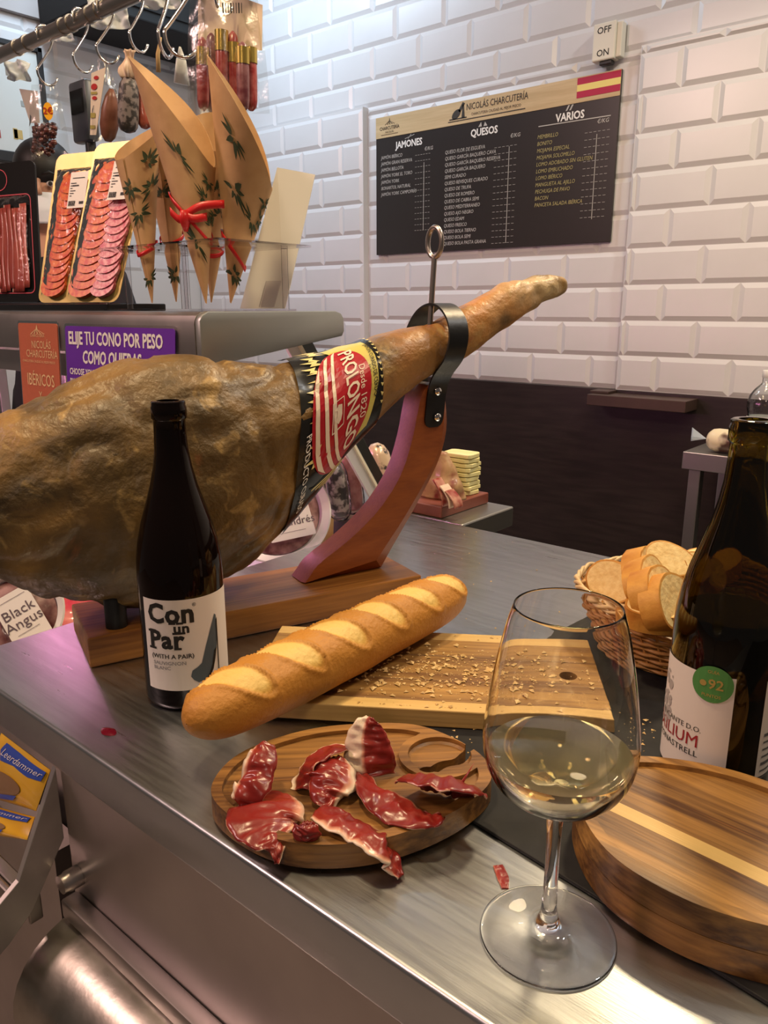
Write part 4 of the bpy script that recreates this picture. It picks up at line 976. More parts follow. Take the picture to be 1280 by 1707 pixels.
mk('meat', vs, fs, pm('ham_piece_meat', (.30, .17, .07), .45, var=((.20, .03, .025), 26, 5, (.42, .26, .13)), bump=(50, .5), coat=.2), hk, smooth=True)
for k, (dx, dz, h, c_) in enumerate(((.030, .0, .05, 0), (.046, 0, .040, 1), (.058, 0, .032, 0))):
    vs, fs = grid(lambda i, j: V((hc.x+dx+.012*math.sin(i*3)*.6+i*.022, 1.160-j*.022+.004*math.sin(j*5), .0232+h*(1-i))), 10, 8)
    G().add(*thick((vs, fs), .0025)).build('flap', (pm('ham_red_flap', (.26, .025, .022), .3, var=((.5, .25, .18), 60, 3)), pm('ham_fat_flap', (.70, .52, .40), .35))[c_], hk, smooth=True)
cc = V((-.868, 1.26, .08))
chz = pm('cheese_slice', (.80, .72, .30), .4, var=((.86, .80, .42), 30, 3)); rc = random.Random(9)
for i in range(9):
    z = .0226+i*.0092; a = rc.uniform(-.08, .08); s = .040+.003*rc.random()
    q = [V((cc.x+x*math.cos(a)-y*math.sin(a)+rc.uniform(-.003, .003), 1.262+x*math.sin(a)+y*math.cos(a), z)) for x, y in rrect(.066+rc.random()*.006, .050, .012, 4)]
    tag(G().add(*prism(q, (0, 0, .0002), (0, 0, .0078), .001)).build('cheese_slice', chz), ('topmost pale yellow cheese slice of the stack on the red-brown board' if i == 8 else 'undermost pale yellow cheese slice resting on the red-brown board' if i == 0 else 'pale yellow cheese slice inside the stack on the red-brown board'), 'cheese slice', 'stacked cheese slices')
# water bottle and wrapped pack on the side table, lemon on its lower shelf
wbt = ony(1272, 700, 2.25); wc = (wbt.x, 2.25, .0005)
wt = thing('water_bottle', 'clear plastic water bottle with white and blue label on side table', 'bottle', wc)
pet = film('clear_pet', (.93, .95, .96), .10, .06, bump=(35, .6))
G().add(*lathe([(0, .002), (.036, .0), (.041, .006), (.041, .03), (.038, .036), (.041, .042), (.041, .100), (.040, .106), (.044, .118), (.045, .135), (.041, .155), (.030, .172), (.018, .184), (.0135, .190), (.0135, .205)], wc, 36, False)).build('body', pet, wt, smooth=True)
G().add(*lathe([(.0418, .050), (.0420, .051), (.0420, .099), (.0418, .100)], wc, 36, False)).build('label', pm('bottle_label_white', (.78, .78, .72), .4), wt, smooth=True)
azw = math.atan2(-wc[1], -wc[0])
fcw = lambda x, y: V((wc[0]+.0423*math.cos(azw+x/.042), wc[1]+.0423*math.sin(azw+x/.042), y))
pr('label_print', join2(poly2([(-.038, .066), (-.012, .066), (-.012, .084), (-.038, .084)]), poly2([(.008, .064), (.03, .064), (.03, .072), (.008, .072)])), fcw, pm('label_blue', (.08, .22, .55), .4), wt, .006)
G().add(*lathe([(0, .222), (.0150, .222), (.0158, .220), (.0158, .2035), (.0150, .2025)], wc, 30, False)).build('cap', pm('white_cap', (.82, .82, .80), .4), wt, smooth=True, ang=40)
pk = ony(1212, 718, 2.22)
wp_ = thing('wrapped_loaf', 'dark sausage roll in cream plastic wrap with twisted blue end on side table', 'food pack', (pk.x, 2.22, .0005))
ax0, ax1 = V((pk.x-.042, 2.195, .033)), V((pk.x+.058, 2.185, .033))
G().add(*tube([ax0+(ax1-ax0)*k for k in (0, .05, .15, .3, .5, .7, .85, 1)], [.006, .020, .029, .032, .032, .031, .026, .012], 20)).build('loaf', pm('wrap_cream', (.72, .62, .42), .35, var=((.09, .045, .035), 14, 3), ramp=(.48, .58)), wp_, smooth=True)
G().add(*thick(grid(lambda i, j: ax0+V((-.002-.042*i, -.002, .0+.018*i*(j-.3)*2+.006*math.sin(j*9)*i)), 8, 12), .0008)).build('twist_end', pm('pale_blue_wrap', (.55, .68, .75), .3), wp_, smooth=True)
lm = ony(1182, 905, 2.3)
tag(G().add(*lathe([(0, 0), (.012, .004), (.026, .018), (.030, .034), (.026, .052), (.012, .064), (.006, .070), (0, .072)], (lm.x, 2.3, -.3995), 24)).build('lemon', pm('lemon_skin', (.62, .45, .04), .4, bump=(200, .2)), smooth=True), 'yellow lemon on the lower shelf of the side table', 'lemon')
# ================================================================== ON THE DISPLAY CASE SHELF
SZ = .3766
tag(G().add(*box((-2.05, .690, SZ+.0003), (-1.165, .80, SZ+.012), .002)).build('black_tray', blackgl), 'flat black tray on the display case shelf under the sliced packs', 'tray')
TZ = SZ+.0125
goldm = pm('gold_card', (.50, .37, .12), .38, .5, var=((.60, .48, .20), 12, 3), bump=(25, .15))
vac = film('vacuum_film', (1, 1, 1), .0, .10, bump=(60, .7))
chor = pm('chorizo_slice', (.50, .030, .004), .35, var=((.66, .17, .03), 130, 4), coat=.2)
salc = pm('salchichon_slice', (.48, .035, .085), .35, var=((.70, .32, .33), 140, 4), coat=.2)
barm = pm('sticker_white', (.76, .73, .70), .5)
def quadpack(nm, label, bl, br, tl, build, cat='meat pack', group=None):
    bl, br, tl = V(bl), V(br), V(tl); ex_ = (br-bl); ey_ = (tl-bl); w_, h_ = ex_.length, ey_.length; ex_ = ex_/w_; ey_ = ey_/h_
    n_ = ex_.cross(ey_).normalized()
    t = thing(nm, label, cat, tuple((bl+br)/2), group)
    fn = lambda x, y, o=0.0: bl+ex_*x+ey_*y+n_*o
    build(t, fn, w_, h_); return t
def roundcard(t, fn, w_, h_, th, mat, r=.012, nm='backing_card', grow=0):
    pts = [(x+w_/2, y+h_/2) for x, y in rrect(w_+grow, h_+grow, r, 5)]
    lo = [fn(x, y, -th) for x, y in pts]; hi = [fn(x, y, 0) for x, y in pts]; n = len(pts)
    return G().add(lo+hi, [list(range(n))[::-1], list(range(n, 2*n))]+[[i, (i+1) % n, n+(i+1) % n, n+i] for i in range(n)]).build(nm, mat, t)
def discrow(t, fn, x0, y0, x1, y1, n, rx, ry, mat, seed):
    r = random.Random(seed)
    for i in range(n):
        k = i/(n-1); cx_, cy_ = x0+(x1-x0)*k+r.uniform(-.002, .002), y0+(y1-y0)*k; o = .0018+.0004*(n-i) % .003
        up = [(cx_+math.cos(a)*rx*(1+.05*r.random()), cy_+math.sin(a)*ry) for a in [2*PI*q/18 for q in range(18)]]
        g = G()
        bot = [fn(x, y, .0008+.006*max(0, (y-cy_)/ry+1)*.5*.2) for x, y in up]; top = [fn(x, y, .0032+.0075*(1-(y-cy_)/ry)*.5) for x, y in up]; m = 18
        g.add(bot+top, [list(range(m))[::-1], list(range(m, 2*m))]+[[q, (q+1) % m, m+(q+1) % m, m+q] for q in range(m)])
        g.build('sausage_slice', mat, t)
def blister(t, fn, x0, x1, y0, y1, hh, seed):
    def f(i, j):
        x, y = x0+(x1-x0)*i, y0+(y1-y0)*j; e = min(i, 1-i, .25)*4*min(j, 1-j, .12)/.12; e = min(1, e)
        return fn(x, y, .0012+hh*math.sqrt(max(0, e))+.0016*noise.noise(V((x*90+seed, y*90, seed))))
    vs, fs = grid(f, 26, 44); mk('clear_film', vs, fs, vac, t, smooth=True)
def sticker(t, fn, cx_, cy_, w_, h_, o):
    pts = [(cx_-w_/2, cy_-h_/2), (cx_+w_/2, cy_-h_/2), (cx_+w_/2, cy_+h_/2), (cx_-w_/2, cy_+h_/2)]
    s = pr('price_sticker', poly2(pts), lambda x, y: fn(x, y, o), barm, t)
    r = random.Random(4); L_ = []
    for k in range(9):
        x = cx_-w_*.42+k*w_*.045; L_.append(line2((x, cy_-h_*.44), (x, cy_-h_*.30), w_*.02*(1+k % 2)))
    for k in range(6): L_.append(line2((cx_-w_*.42, cy_-h_*.16+k*h_*.07), (cx_-w_*.42+w_*(.12+.1*(k % 3)), cy_-h_*.16+k*h_*.07), h_*.018))
    L_ += [line2((cx_-w_*.3, cy_+h_*.12), (cx_+w_*.05, cy_+h_*.12), h_*.035), line2((cx_+w_*.18, cy_-h_*.36), (cx_+w_*.42, cy_-h_*.36), h_*.07), line2((cx_-w_*.35, cy_+h_*.33), (cx_+w_*.35, cy_+h_*.33), h_*.02)]
    pr('sticker_print', join2(*L_), lambda x, y: fn(x, y, o+.0006), ink, t)
def b1_(t, fn, w_, h_):
    roundcard(t, fn, w_, h_, .0012, goldm, .015); discrow(t, fn, .040, .030, .052, h_-.055, 15, .027, .022, chor, 1); discrow(t, fn, w_-.016, .030, w_-.012, h_-.055, 14, .012, .02, salc, 2)
    blister(t, fn, .008, w_-.003, .010, h_-.028, .013, 1); sticker(t, fn, .078, h_-.075, .040, .064, .0165)
def b2_(t, fn, w_, h_):
    roundcard(t, fn, w_, h_, .0012, goldm, .015); discrow(t, fn, .040, .028, .048, h_-.05, 15, .029, .022, chor, 3); discrow(t, fn, w_-.034, .028, w_-.032, h_-.06, 15, .025, .021, salc, 4)
    blister(t, fn, .006, w_-.003, .008, h_-.026, .013, 7); sticker(t, fn, .086, h_-.072, .040, .064, .0165)
quadpack('sausage_pack', 'gold-backed vacuum pack of orange chorizo slices beside the black ham pack', (-1.430, .708, TZ+.002), (-1.318, .742, TZ+.002), (-1.442, .780, TZ+.262), b1_, group='gold-backed sausage packs')
quadpack('sausage_pack', 'gold-backed vacuum pack with red and pink sausage rows beside paper cones', (-1.325, .704, TZ+.002), (-1.212, .738, TZ+.002), (-1.300, .775, TZ+.262), b2_, group='gold-backed sausage packs')
hamred = pm('packed_ham', (.20, .022, .018), .35, var=((.34, .07, .05), 35, 5), coat=.15, stretch=(1, 1, .15))
def b3_(t, fn, w_, h_):
    roundcard(t, fn, w_, h_, .004, blackgl, .014, 'black_tray')
    pts = [(x+w_/2, y+h_/2-.025) for x, y in rrect(w_-.03, h_-.085, .012, 5)]
    pr('red_outline', join2(*[line2(pts[i], pts[(i+1) % len(pts)], .0022) for i in range(len(pts))]), lambda x, y: fn(x, y, .001), pm('outline_red', (.40, .03, .05), .4), t)
    for k in range(8):
        x = .022+k*(w_-.055)/8; vs, fs = grid(lambda i, j: fn(x+.020*i+.003*math.sin(j*7+k), .022+j*(h_-.115)+.005*math.sin(k*2), .0018+.0022*i+.0012*math.sin(j*6+k)), 5, 14)
        G().add(*thick((vs, fs), .0012)).build('ham_slice', hamred, t, smooth=True)
        vs, fs = grid(lambda i, j: fn(x+.003*i+.003*math.sin(j*7+k), .022+j*(h_-.115)+.005*math.sin(k*2), .0032+.0012*math.sin(j*6+k)), 2, 14)
        G().add(vs, fs).build('fat_edge', pm('fat_cream', (.62, .42, .32), .4), t, smooth=True)
    blister(t, fn, .012, w_-.012, .012, h_-.07, .009, 12); sticker(t, fn, .035, h_-.115, .045, .06, .012)
    pr('hang_hole', join2(*[line2(p, q, .002) for p, q in zip(ell2(w_/2-.02, h_-.035, .022, .022, 24), ell2(w_/2-.02, h_-.035, .022, .022, 24)[1:]+ell2(w_/2-.02, h_-.035, .022, .022, 24)[:1])]), lambda x, y: fn(x, y, .001), MATS['outline_red'], t)
quadpack('ham_pack', 'black vacuum pack of sliced cured ham with red outline on the tray', (-1.632, .700, TZ+.004), (-1.482, .742, TZ+.004), (-1.715, .757, TZ+.270), b3_)
# ------------------------------------------------------------------ acrylic rack with paper cones
acr = film('clear_acrylic', (.97, .95, .96), .08, .03)
RX0, RX1, RY0, RY1, RZ = -1.178, -.902, .690, .855, .470
kraft = pm('kraft_paper', (.46, .275, .125), .7, var=((.54, .335, .165), 30, 4), bump=(120, .12))
green = pm('leaf_print_green', (.035, .055, .022), .7); ribbon = pm('red_ribbon', (.55, .012, .015), .35)
cones = []
def cone(label, tp, mo, r, pk, phi0, leaves, band=.40, bow=False, pk2=.0):
    T, Mo = V(tp), V(mo); T.z = max(T.z, SZ+.0045); axv = Mo-T; L_ = axv.length; axv.normalize()
    toc = (_C-(T+Mo)/2); toc = (toc-axv*toc.dot(axv)).normalized(); sv = axv.cross(toc).normalized()   # phi=0 faces the customer, positive: to the right
    if sv.dot(_rt) < 0: sv = -sv
    t = thing('paper_cone', label, 'paper cone', tuple(T), 'paper cones in the acrylic rack')
    def f(u, ph, o=0.0):
        lf = 1+pk*math.cos(ph-phi0)+pk2*math.cos(2*(ph-phi0)); rad = r*u*lf+.0006+o
        rad *= 1+.03*math.sin(2*ph+1)
        return T+axv*(L_*u*lf)+toc*(rad*math.cos(ph))+sv*(rad*math.sin(ph))
    vs, fs = grid(lambda i, j: f(.012+.988*i, phi0+PI-.25+j*(2*PI+.5), .0022*j*i), 22, 60)
    G().add(*thick((vs, fs), .0005)).build('paper', kraft, t, smooth=True, ang=50)
    rl = random.Random(hash(label) % 999 if False else len(label)*7)
    for (u, ph) in leaves:
        lf = G()
        cnt = 7; a0 = rl.uniform(0, 6.3)
        for k in range(cnt):
            a = a0+k*.62+rl.uniform(-.15, .15); ln = .014+rl.random()*.008; d0 = .003
            pts2 = [(d0, 0), (ln*.35, ln*.13), (ln*.7, ln*.09), (ln, 0), (ln*.7, -ln*.09), (ln*.35, -ln*.13)]
            q = [(x*math.cos(a)-y*math.sin(a), x*math.sin(a)+y*math.cos(a)) for x, y in pts2]
            w3 = []
            for x, y in q:
                uu = u+y/L_; rr_ = max(.01, r*uu); w3.append(f(min(.99, uu), ph+x/rr_, .0034))
            lf.add(w3, [list(range(6))])
        lf.build('leaf_print', green, t)
    if band:
        vs, fs = grid(lambda i, j: f(band+.030*i, j*2*PI, .0042), 2, 40, True)
        G().add(*thick((vs, fs), .0006)).build('ribbon', ribbon, t, smooth=True)
        if bow:
            kb_ = f(band+.015, -.5, .006)
            for sg, ln in ((1, .055), (-1, .02), (.6, .05)):
                p = [kb_, kb_+sv*(sg*ln*.4)+V((0, 0, .010 if sg > .7 else -.006)), kb_+sv*(sg*ln)+V((0, 0, .012 if sg > .7 else -.006*sg))]
                vs, fs = grid(lambda i, j: interp(p, i*2)+V((0, 0, (j-.5)*.011))+toc*(.004*math.sin(i*3)), 10, 3)
                G().add(*thick((vs, fs), .0008)).build('bow_tail', ribbon, t, smooth=True)
            G().add(*tube([kb_+V((0, 0, -.022)), kb_+V((0, 0, -.006)), kb_+toc*.003+V((0, 0, .006))], [.003, .010, .007], 10, flat=.6)).build('bow_knot', ribbon, t, smooth=True)
    cones.append((f, T, axv, L_, r))
    return t
cone('leafy paper cone at the end of the rack by the pink sausage pack', ony(254, 508, .725), ony(226, 238, .725), .034, .12, 2.2, [(.80, -.5), (.62, -.2), (.88, .45), (.72, .6), (.18, 0)], .34)
cone('slim leafy paper cone tied with red ribbon, second in the acrylic rack', ony(294, 506, .800), ony(274, 235, .800), .038, .12, 2.6, [(.75, -.3), (.82, .3), (.2, .2)], .40)
cone('tall paper cone with wide slanted mouth and red bow', ony(344, 509, .728), ony(304, 185, .728), .050, .30, -2.05, [(.72, .55), (.86, .75), (.58, .95), (.36, -.1), (.78, -.3), (.66, 1.3)], .44, True)
cone('paper cone half hidden behind the bow-tied one', ony(352, 507, .825), ony(362, 218, .825), .042, .12, 3.0, [(.6, .3), (.75, .1)], .32)
cone('paper cone with high pointed corner next to the white card', ony(384, 508, .785), ony(420, 212, .785), .054, .30, -1.65, [(.62, .5), (.70, .9), (.85, -.4), (.62, -.35), (.84, .95), (.2, 0)], .30)
holes = []
for f, T, axv, L_, r in cones:
    u = (RZ-T.z)/(axv.z*L_); c = f(u, 0)*.5+f(u, PI)*.5; rad = (f(u, 0)-c).length+.009
    holes.append(lathe([(rad, -.02), (rad, .02)], (c.x, c.y, RZ), 28))
ra = thing('cone_rack', 'clear acrylic rack with holes holding the paper cones', 'rack', ((RX0+RX1)/2, (RY0+RY1)/2, SZ))
G().add(*box((RX0, RY0, SZ+.0003), (RX1, RY1, SZ+.0035), .0005)).build('base_plate', acr, ra)
vfp = boolcut(box((RX0-.01, RY0-.008, RZ-.0015), (RX1+.035, RY1, RZ+.0015)), holes)
G().add(*vfp).build('top_plate', acr, ra)
for x, y in ((-1.115, .70), (-.972, .70), (-1.165, .845), (-.915, .845)):
    G().add(*tube([(x, y, SZ+.0035), (x, y, RZ-.0015)], .005, 12)).build('post', acr, ra, smooth=True, ang=40)
# white card in a clear holder
w1 = [ony(400, 513, .872), ony(475, 508, .905), ony(525, 291, .945), ony(462, 279, .912)]
w1[0].z = w1[1].z = SZ+.004
nn_ = (w1[1]-w1[0]).cross(w1[3]-w1[0]).normalized()
ch = thing('sign_card', 'blank white-backed card tilted in a clear acrylic holder', 'sign', (w1[0].x+.04, w1[0].y+.02, SZ))
G().add(*prism(w1, (0, 0, 0), tuple(nn_*-.0015))).build('card', pm('card_back', (.70, .71, .68), .5), ch)
c0 = (w1[0]+w1[1])/2; e0 = (w1[1]-w1[0]).normalized(); u0 = (w1[3]-w1[0]).normalized()
G().add(*prism([c0-e0*.005+u0*.002, c0+e0*.022+u0*.002, c0+e0*.022+u0*.046, c0-e0*.005+u0*.046], tuple(nn_*.002), tuple(nn_*.0045))).build('clip', acr, ch)
G().add(*box((c0.x-.02, c0.y-.025, SZ+.0003), (c0.x+.055, c0.y+.025, SZ+.003))).build('foot', acr, ch)
# ------------------------------------------------------------------ signs on the shelf edge
def signboard(nm, label, x0, x1, z0, z1, base, border, y0=.6665, skew=-.02):
    t = thing(nm, label, 'sign', ((x0+x1)/2, y0, z0))
    fn = lambda x, y, o=0.0: V((x+skew*(z1-y)/(z1-z0), y0-o, y))
    def card(a0, a1, b0, b1, o0, o1, m, n):
        pts = [((a0+a1)/2+x, (b0+b1)/2+y) for x, y in rrect(a1-a0, b1-b0, .006, 4)]; k = len(pts)
        return G().add([fn(x, y, o0) for x, y in pts]+[fn(x, y, o1) for x, y in pts], [list(range(k)), list(range(k, 2*k))[::-1]]+[[i, k+i, k+(i+1) % k, (i+1) % k] for i in range(k)]).build(n, m, t)
    card(x0-border, x1+border, z0-border, z1+border, .0002, .0010, film('laminate', (.96, .94, .95), .10, .15), 'laminate_pouch')
    card(x0, x1, z0, z1, .0012, .0020, base, 'print_sheet')
    return t, fn
ot, ofn = signboard('category_sign', 'orange laminated sign reading IBÉRICOS under the shop name', -1.424, -1.284, .171, .356, pm('sign_orange', (.46, .125, .065), .45), .004)
pale = pm('sign_cream_ink', (.72, .50, .26), .5)
fo = lambda x, y: ofn(x, y+.006, .0026)
xm = -1.354
pr('lettering', join2(sh2(text2('NICOLÁS', .0185, .0, 0, sx=.9), xm+.012, .313), sh2(text2('CHARCUTERÍA', .0185, .0, 0, sx=.9), xm+.012, .297), sh2(text2('CHARCUTERÍA CALIDAD AL MEJOR PRECIO', .006), xm, .284), sh2(text2('IBÉRICOS', .030, .006, 0, sx=.80), xm+.003, .251), sh2(text2('Y', .02), xm, .224), sh2(text2('CURADOS', .026, .006, 0, sx=.8), xm, .20), sh2(text2('CHARCUTERÍA', .0075), xm, .329)), fo, pale, ot)
pr('emblem', join2(*[poly2([(xm-.024+i*.012, .332), (xm-.020+i*.012, .332), (xm-.003+i*.0012, .340), (xm-.005+i*.0012, .340)]) for i in range(5)], poly2([(xm-.004, .340), (xm+.003, .340), (xm, .348)])), fo, pale, ot)
pt, pfn = signboard('cone_sign', 'purple laminated sign inviting customers to choose a cone by weight', -1.258, -.950, .171, .353, pm('sign_purple', (.115, .025, .33), .4, var=((.145, .035, .40), 6, 2)), .004)
f6 = lambda x, y: pfn(x, y+.012, .0026)
pr('lettering', join2(sh2(text2('ELIJE TU CONO POR PESO', .0285, .028, 0, sx=.80), -1.113, .321), sh2(text2('COMO QUIERAS', .0285, .028, .12, sx=.80), -1.120, .291), sh2(text2('CHOOSE YOUR CONE', .0145, .02, 0, 'LEFT', .80), -1.247, .267), sh2(text2('BY WEIGHT', .0145, .02, 0, 'LEFT', .80), -1.247, .250), sh2(text2('AS YOU WANT', .0145, .02, 0, 'LEFT', .80), -1.247, .233)), f6, whiteink, pt)
# ================================================================== HANGING RAIL
RYY = .88
ra0, ra1 = ony(0, 83, RYY), ony(230, 0, RYY); rz_ = (ra0.z+ra1.z)/2
brass = pm('aged_rail_steel', (.46, .43, .39), .28, 1, var=((.52, .49, .45), 14, 4))
t = thing('hanging_rail', 'round brownish steel rail running above the display case shelf', 'rail', (-2.0, RYY, rz_))
G().add(*tube([(-3.292, RYY, rz_), (.3, RYY, rz_)], .0135, 20)).build('rail_tube', brass, t, smooth=True, ang=40)
for px_ in (28, 45, 105, 118, 150, 165):
    X = ony(px_, 80-px_*.36, RYY).x; G().add(*tube([(X-.004, RYY, rz_), (X+.004, RYY, rz_)], .0155, 16)).build('rail_collar', brass, t, smooth=True, ang=40)
for X in (-3.285, .29): G().add(*tube([(X, RYY, rz_), (X, RYY, 2.5-.001)], .010, 12)).build('ceiling_hanger', brass, t, smooth=True, ang=40)
hk_path = [V((0, .0175*math.sin(a), .0175*math.cos(a))) for a in [-2.2+i*.24 for i in range(17)]]
hk_path += [V((0, .010, -.020)), V((0, -.004, -.040)), V((0, -.018, -.058))]
hk_path += [V((0, -.002+.021*math.cos(a), -.068+.022*math.sin(a))) for a in [PI*.93+i*.26 for i in range(13)]]
hkv, hkf = tube(spline(hk_path, 70), .0024, 8)
hme = None
def hook(px_, label, rot=0, sc=1.0):
    global hme
    X = ony(px_, 80-px_*.36, RYY).x
    o = mk('meat_hook', [v*sc for v in hkv], hkf, chrome, origin=(0, 0, 0), smooth=True); o.location = (X, RYY, rz_+Z0); o.rotation_euler = (0, 0, rot); o['_o'] = (X, RYY, rz_)
    tag(o, label, 'hook', 'meat hooks on the rail'); return V((X, RYY, rz_-.09*sc))
H1 = hook(74, 'steel meat hook carrying the dried sausage bits bag'); H2 = hook(134, 'empty steel meat hook on the rail', .1); H3 = hook(176, 'steel meat hook carrying the clear sausage pack', -.15)
H4 = hook(228, 'steel meat hook carrying the grey-veined salami', .2); H5 = hook(272, 'large steel meat hook with a brown string loop', .5, 1.25); H6 = hook(300, 'large steel meat hook holding a white bag tip', -.3, 1.35); H7 = hook(372, 'steel meat hook inside the bag of red sausages', .1, .9)
bagf = film('clear_bag', (.96, .96, .95), .05, .22, bump=(35, .55))
def bagsheet(t, c, w_, z0, z1, d=.012, seed=0, nm='clear_bag', top=.6):
    for sg in (-1, 1):
        def f(i, j):
            z = z0+(z1-z0)*j; ww = w_*(1-(1-top)*j**2); x = (i-.5)*ww
            b = d*math.sin(PI*i)*min(1, (1-j)*2.5+.1)*min(1, j*6+.15)
            return c+V((x*_rt.x, x*_rt.y, 0))*1.0+V((0, 0, z-c.z))-FH*(sg*b+.004*noise.noise(V((i*5+seed, j*6, sg*3)))*min(1, j*4))
        vs, fs = grid(f, 18, 26); mk(nm, vs, fs, bagf, t, smooth=True)
# 1: bag of dried sausage bits with yellow price dot
c = ony(80, 215, RYY); t = thing('dried_meat_bag', 'clear bag of dark dried sausage bits with round yellow price sticker', 'meat bag', (c.x, c.y, c.z-.065))
zt, zb = ony(75, 140, RYY).z, ony(80, 268, RYY).z
bagsheet(t, V((c.x, RYY, c.z)), .082, zb, zt, .014, 1)
bits = G(); rb_ = random.Random(6)
for k in range(70):
    px2, py2 = rb_.uniform(56, 92), rb_.uniform(208, 258); p = ony(px2, py2, RYY+rb_.uniform(-.008, .008)); s = rb_.uniform(.004, .008)
    bm = bmesh.new(); bmesh.ops.create_icosphere(bm, subdivisions=1, radius=s)
    for v in bm.verts: v.co *= rb_.uniform(.7, 1.25)
    vs, fs = bmout(bm); bits.add([v+p for v in vs], fs)
bits.build('dried_bits', pm('dried_meat', (.045, .008, .006), .3, var=((.12, .03, .02), 60, 3), coat=.4), t, smooth=True)['kind'] = 'stuff'
fd = lambda o: (lambda x, y: V((c.x, RYY, 0))+V((_rt.x*x, _rt.y*x, y))-FH*(.017+o))
sc_ = ony(83, 187, RYY); 
dx_ = (sc_-V((c.x, RYY, 0))).dot(_rt)
pr('price_dot', poly2(ell2(dx_, sc_.z, .0098, .0165, 30)), fd(0), pm('dot_yellow', (.85, .42, .01), .4), t)
pr('price_print', sh2(text2('2€', .017, .02), dx_, sc_.z), fd(.001), pm('dot_red', (.40, .02, .01), .4), t)
pc2 = [ony(32, 148, RYY+.03), ony(62, 152, RYY+.03), ony(66, 205, RYY+.03), ony(50, 205, RYY+.03)]
tag(G().add(*prism(pc2, (0, 0, 0), (0, .001, 0))).build('paper_scrap', pm('grey_paper', (.45, .42, .38), .6)), 'greyish paper scrap hanging behind the bag of dried bits', 'paper')
# 2: clear pack with paper label and brown sausage
c = ony(177, 170, RYY); t = thing('sausage_bag', 'clear vacuum bag with illustrated label strip and brown sausage', 'meat bag', (c.x, RYY, c.z-.07))
zt, zb = ony(184, 92, RYY).z, ony(175, 238, RYY).z
bagsheet(t, V((c.x, RYY, c.z)), .062, zb, zt, .014, 5, top=.25)
a, b = ony(180, 236, RYY), ony(186, 148, RYY)
G().add(*tube([a+(b-a)*k for k in (0, .1, .3, .6, .85, 1)], [.006, .013, .017, .016, .011, .004], 18)).build('sausage', pm('brown_sausage', (.13, .045, .028), .4, var=((.20, .08, .05), 40, 3)), t, smooth=True)
ls_ = [ony(150, 225, RYY-.018), ony(160, 225, RYY-.018), ony(176, 112, RYY-.018), ony(152, 122, RYY-.018)]
G().add(*prism(ls_, (0, 0, 0), (0, .0008, 0))).build('label_strip', pm('strip_cream', (.68, .60, .48), .5), t)
q = [lambda x, y: ls_[0]+(ls_[1]-ls_[0])*x+(ls_[3]-ls_[0])*y+V((0, -.0012, 0))][0]
pr('label_art', join2(poly2(ell2(.6, .78, .5, .05, 16)), poly2(ell2(.9, .92, .4, .03, 16)), poly2(ell2(.7, .60, .4, .03, 16))), q, pm('art_red', (.42, .03, .03), .4), t)
pr('label_art', join2(poly2([(.1, .66), (1.1, .66), (1.1, .70), (.1, .70)]), poly2([(.1, .1), (.9, .1), (.9, .16), (.1, .16)]), poly2([(.1, .28), (.9, .28), (.9, .36), (.1, .36)])), q, pm('art_olive', (.35, .30, .08), .5), t)
# 3: grey-veined salami with gathered string top, 4: dark red chorizo behind it
def salami(label, pa, pb, r, mat, top=True, nm='salami'):
    a, b = V(pa), V(pb); t = thing(nm, label, 'sausage', tuple(a))
    G().add(*tube([a+(b-a)*k for k in (0, .04, .12, .3, .6, .85, .96, 1)], [r*.2, r*.7, r*.95, r, r, r*.9, r*.6, r*.3], 20)).build('casing', mat, t, smooth=True)
    if top:
        d_ = (b-a).normalized()
        vs, fs = grid(lambda i, j: b+d_*(-.004+.045*i)+V((math.cos(j*2*PI), math.sin(j*2*PI), 0))*(r*(.55+.25*math.sin(i*6))*(1+.35*math.sin(j*2*PI*6+i*4))), 14, 48, True)
        G().add(*thick((vs, fs), .001)).build('gathered_top', pm('string_cream', (.60, .42, .30), .7, var=((.74, .60, .48), 60, 3)), t, smooth=True)
    return t
vein = pm('grey_veined_casing', (.20, .17, .165), .5, var=((.035, .03, .03), 90, 6), ramp=(.47, .56), bump=(90, .4))
salami('grey-veined salami with gathered cream string top hanging from hook', ony(213, 222, RYY), ony(215, 128, RYY), .0185, vein)
salami('dark red chorizo hanging close behind the grey salami', ony(243, 215, RYY+.03), ony(232, 138, RYY+.03), .013, pm('chorizo_casing', (.20, .028, .014), .35, var=((.32, .08, .05), 50, 4), coat=.3), False, 'chorizo')
tag(G().add(*tube([ony(264, 120, RYY+.01), ony(263, 90, RYY+.01), ony(268, 62, RYY+.01)], [.004, .0035, .002], 10)).build('string_tie', pm('twine', (.42, .28, .12), .7), smooth=True), 'brown twisted string hanging from the large hook', 'string')
tag(G().add(*tube([ony(303, 140, RYY+.01), ony(302, 100, RYY+.01), ony(300, 78, RYY+.01)], [.016, .010, .002], 14, flat=.4)).build('bag_tip', pm('milky_plastic', (.62, .66, .68), .3), smooth=True), 'pointed white plastic bag tip on the large hook', 'bag')
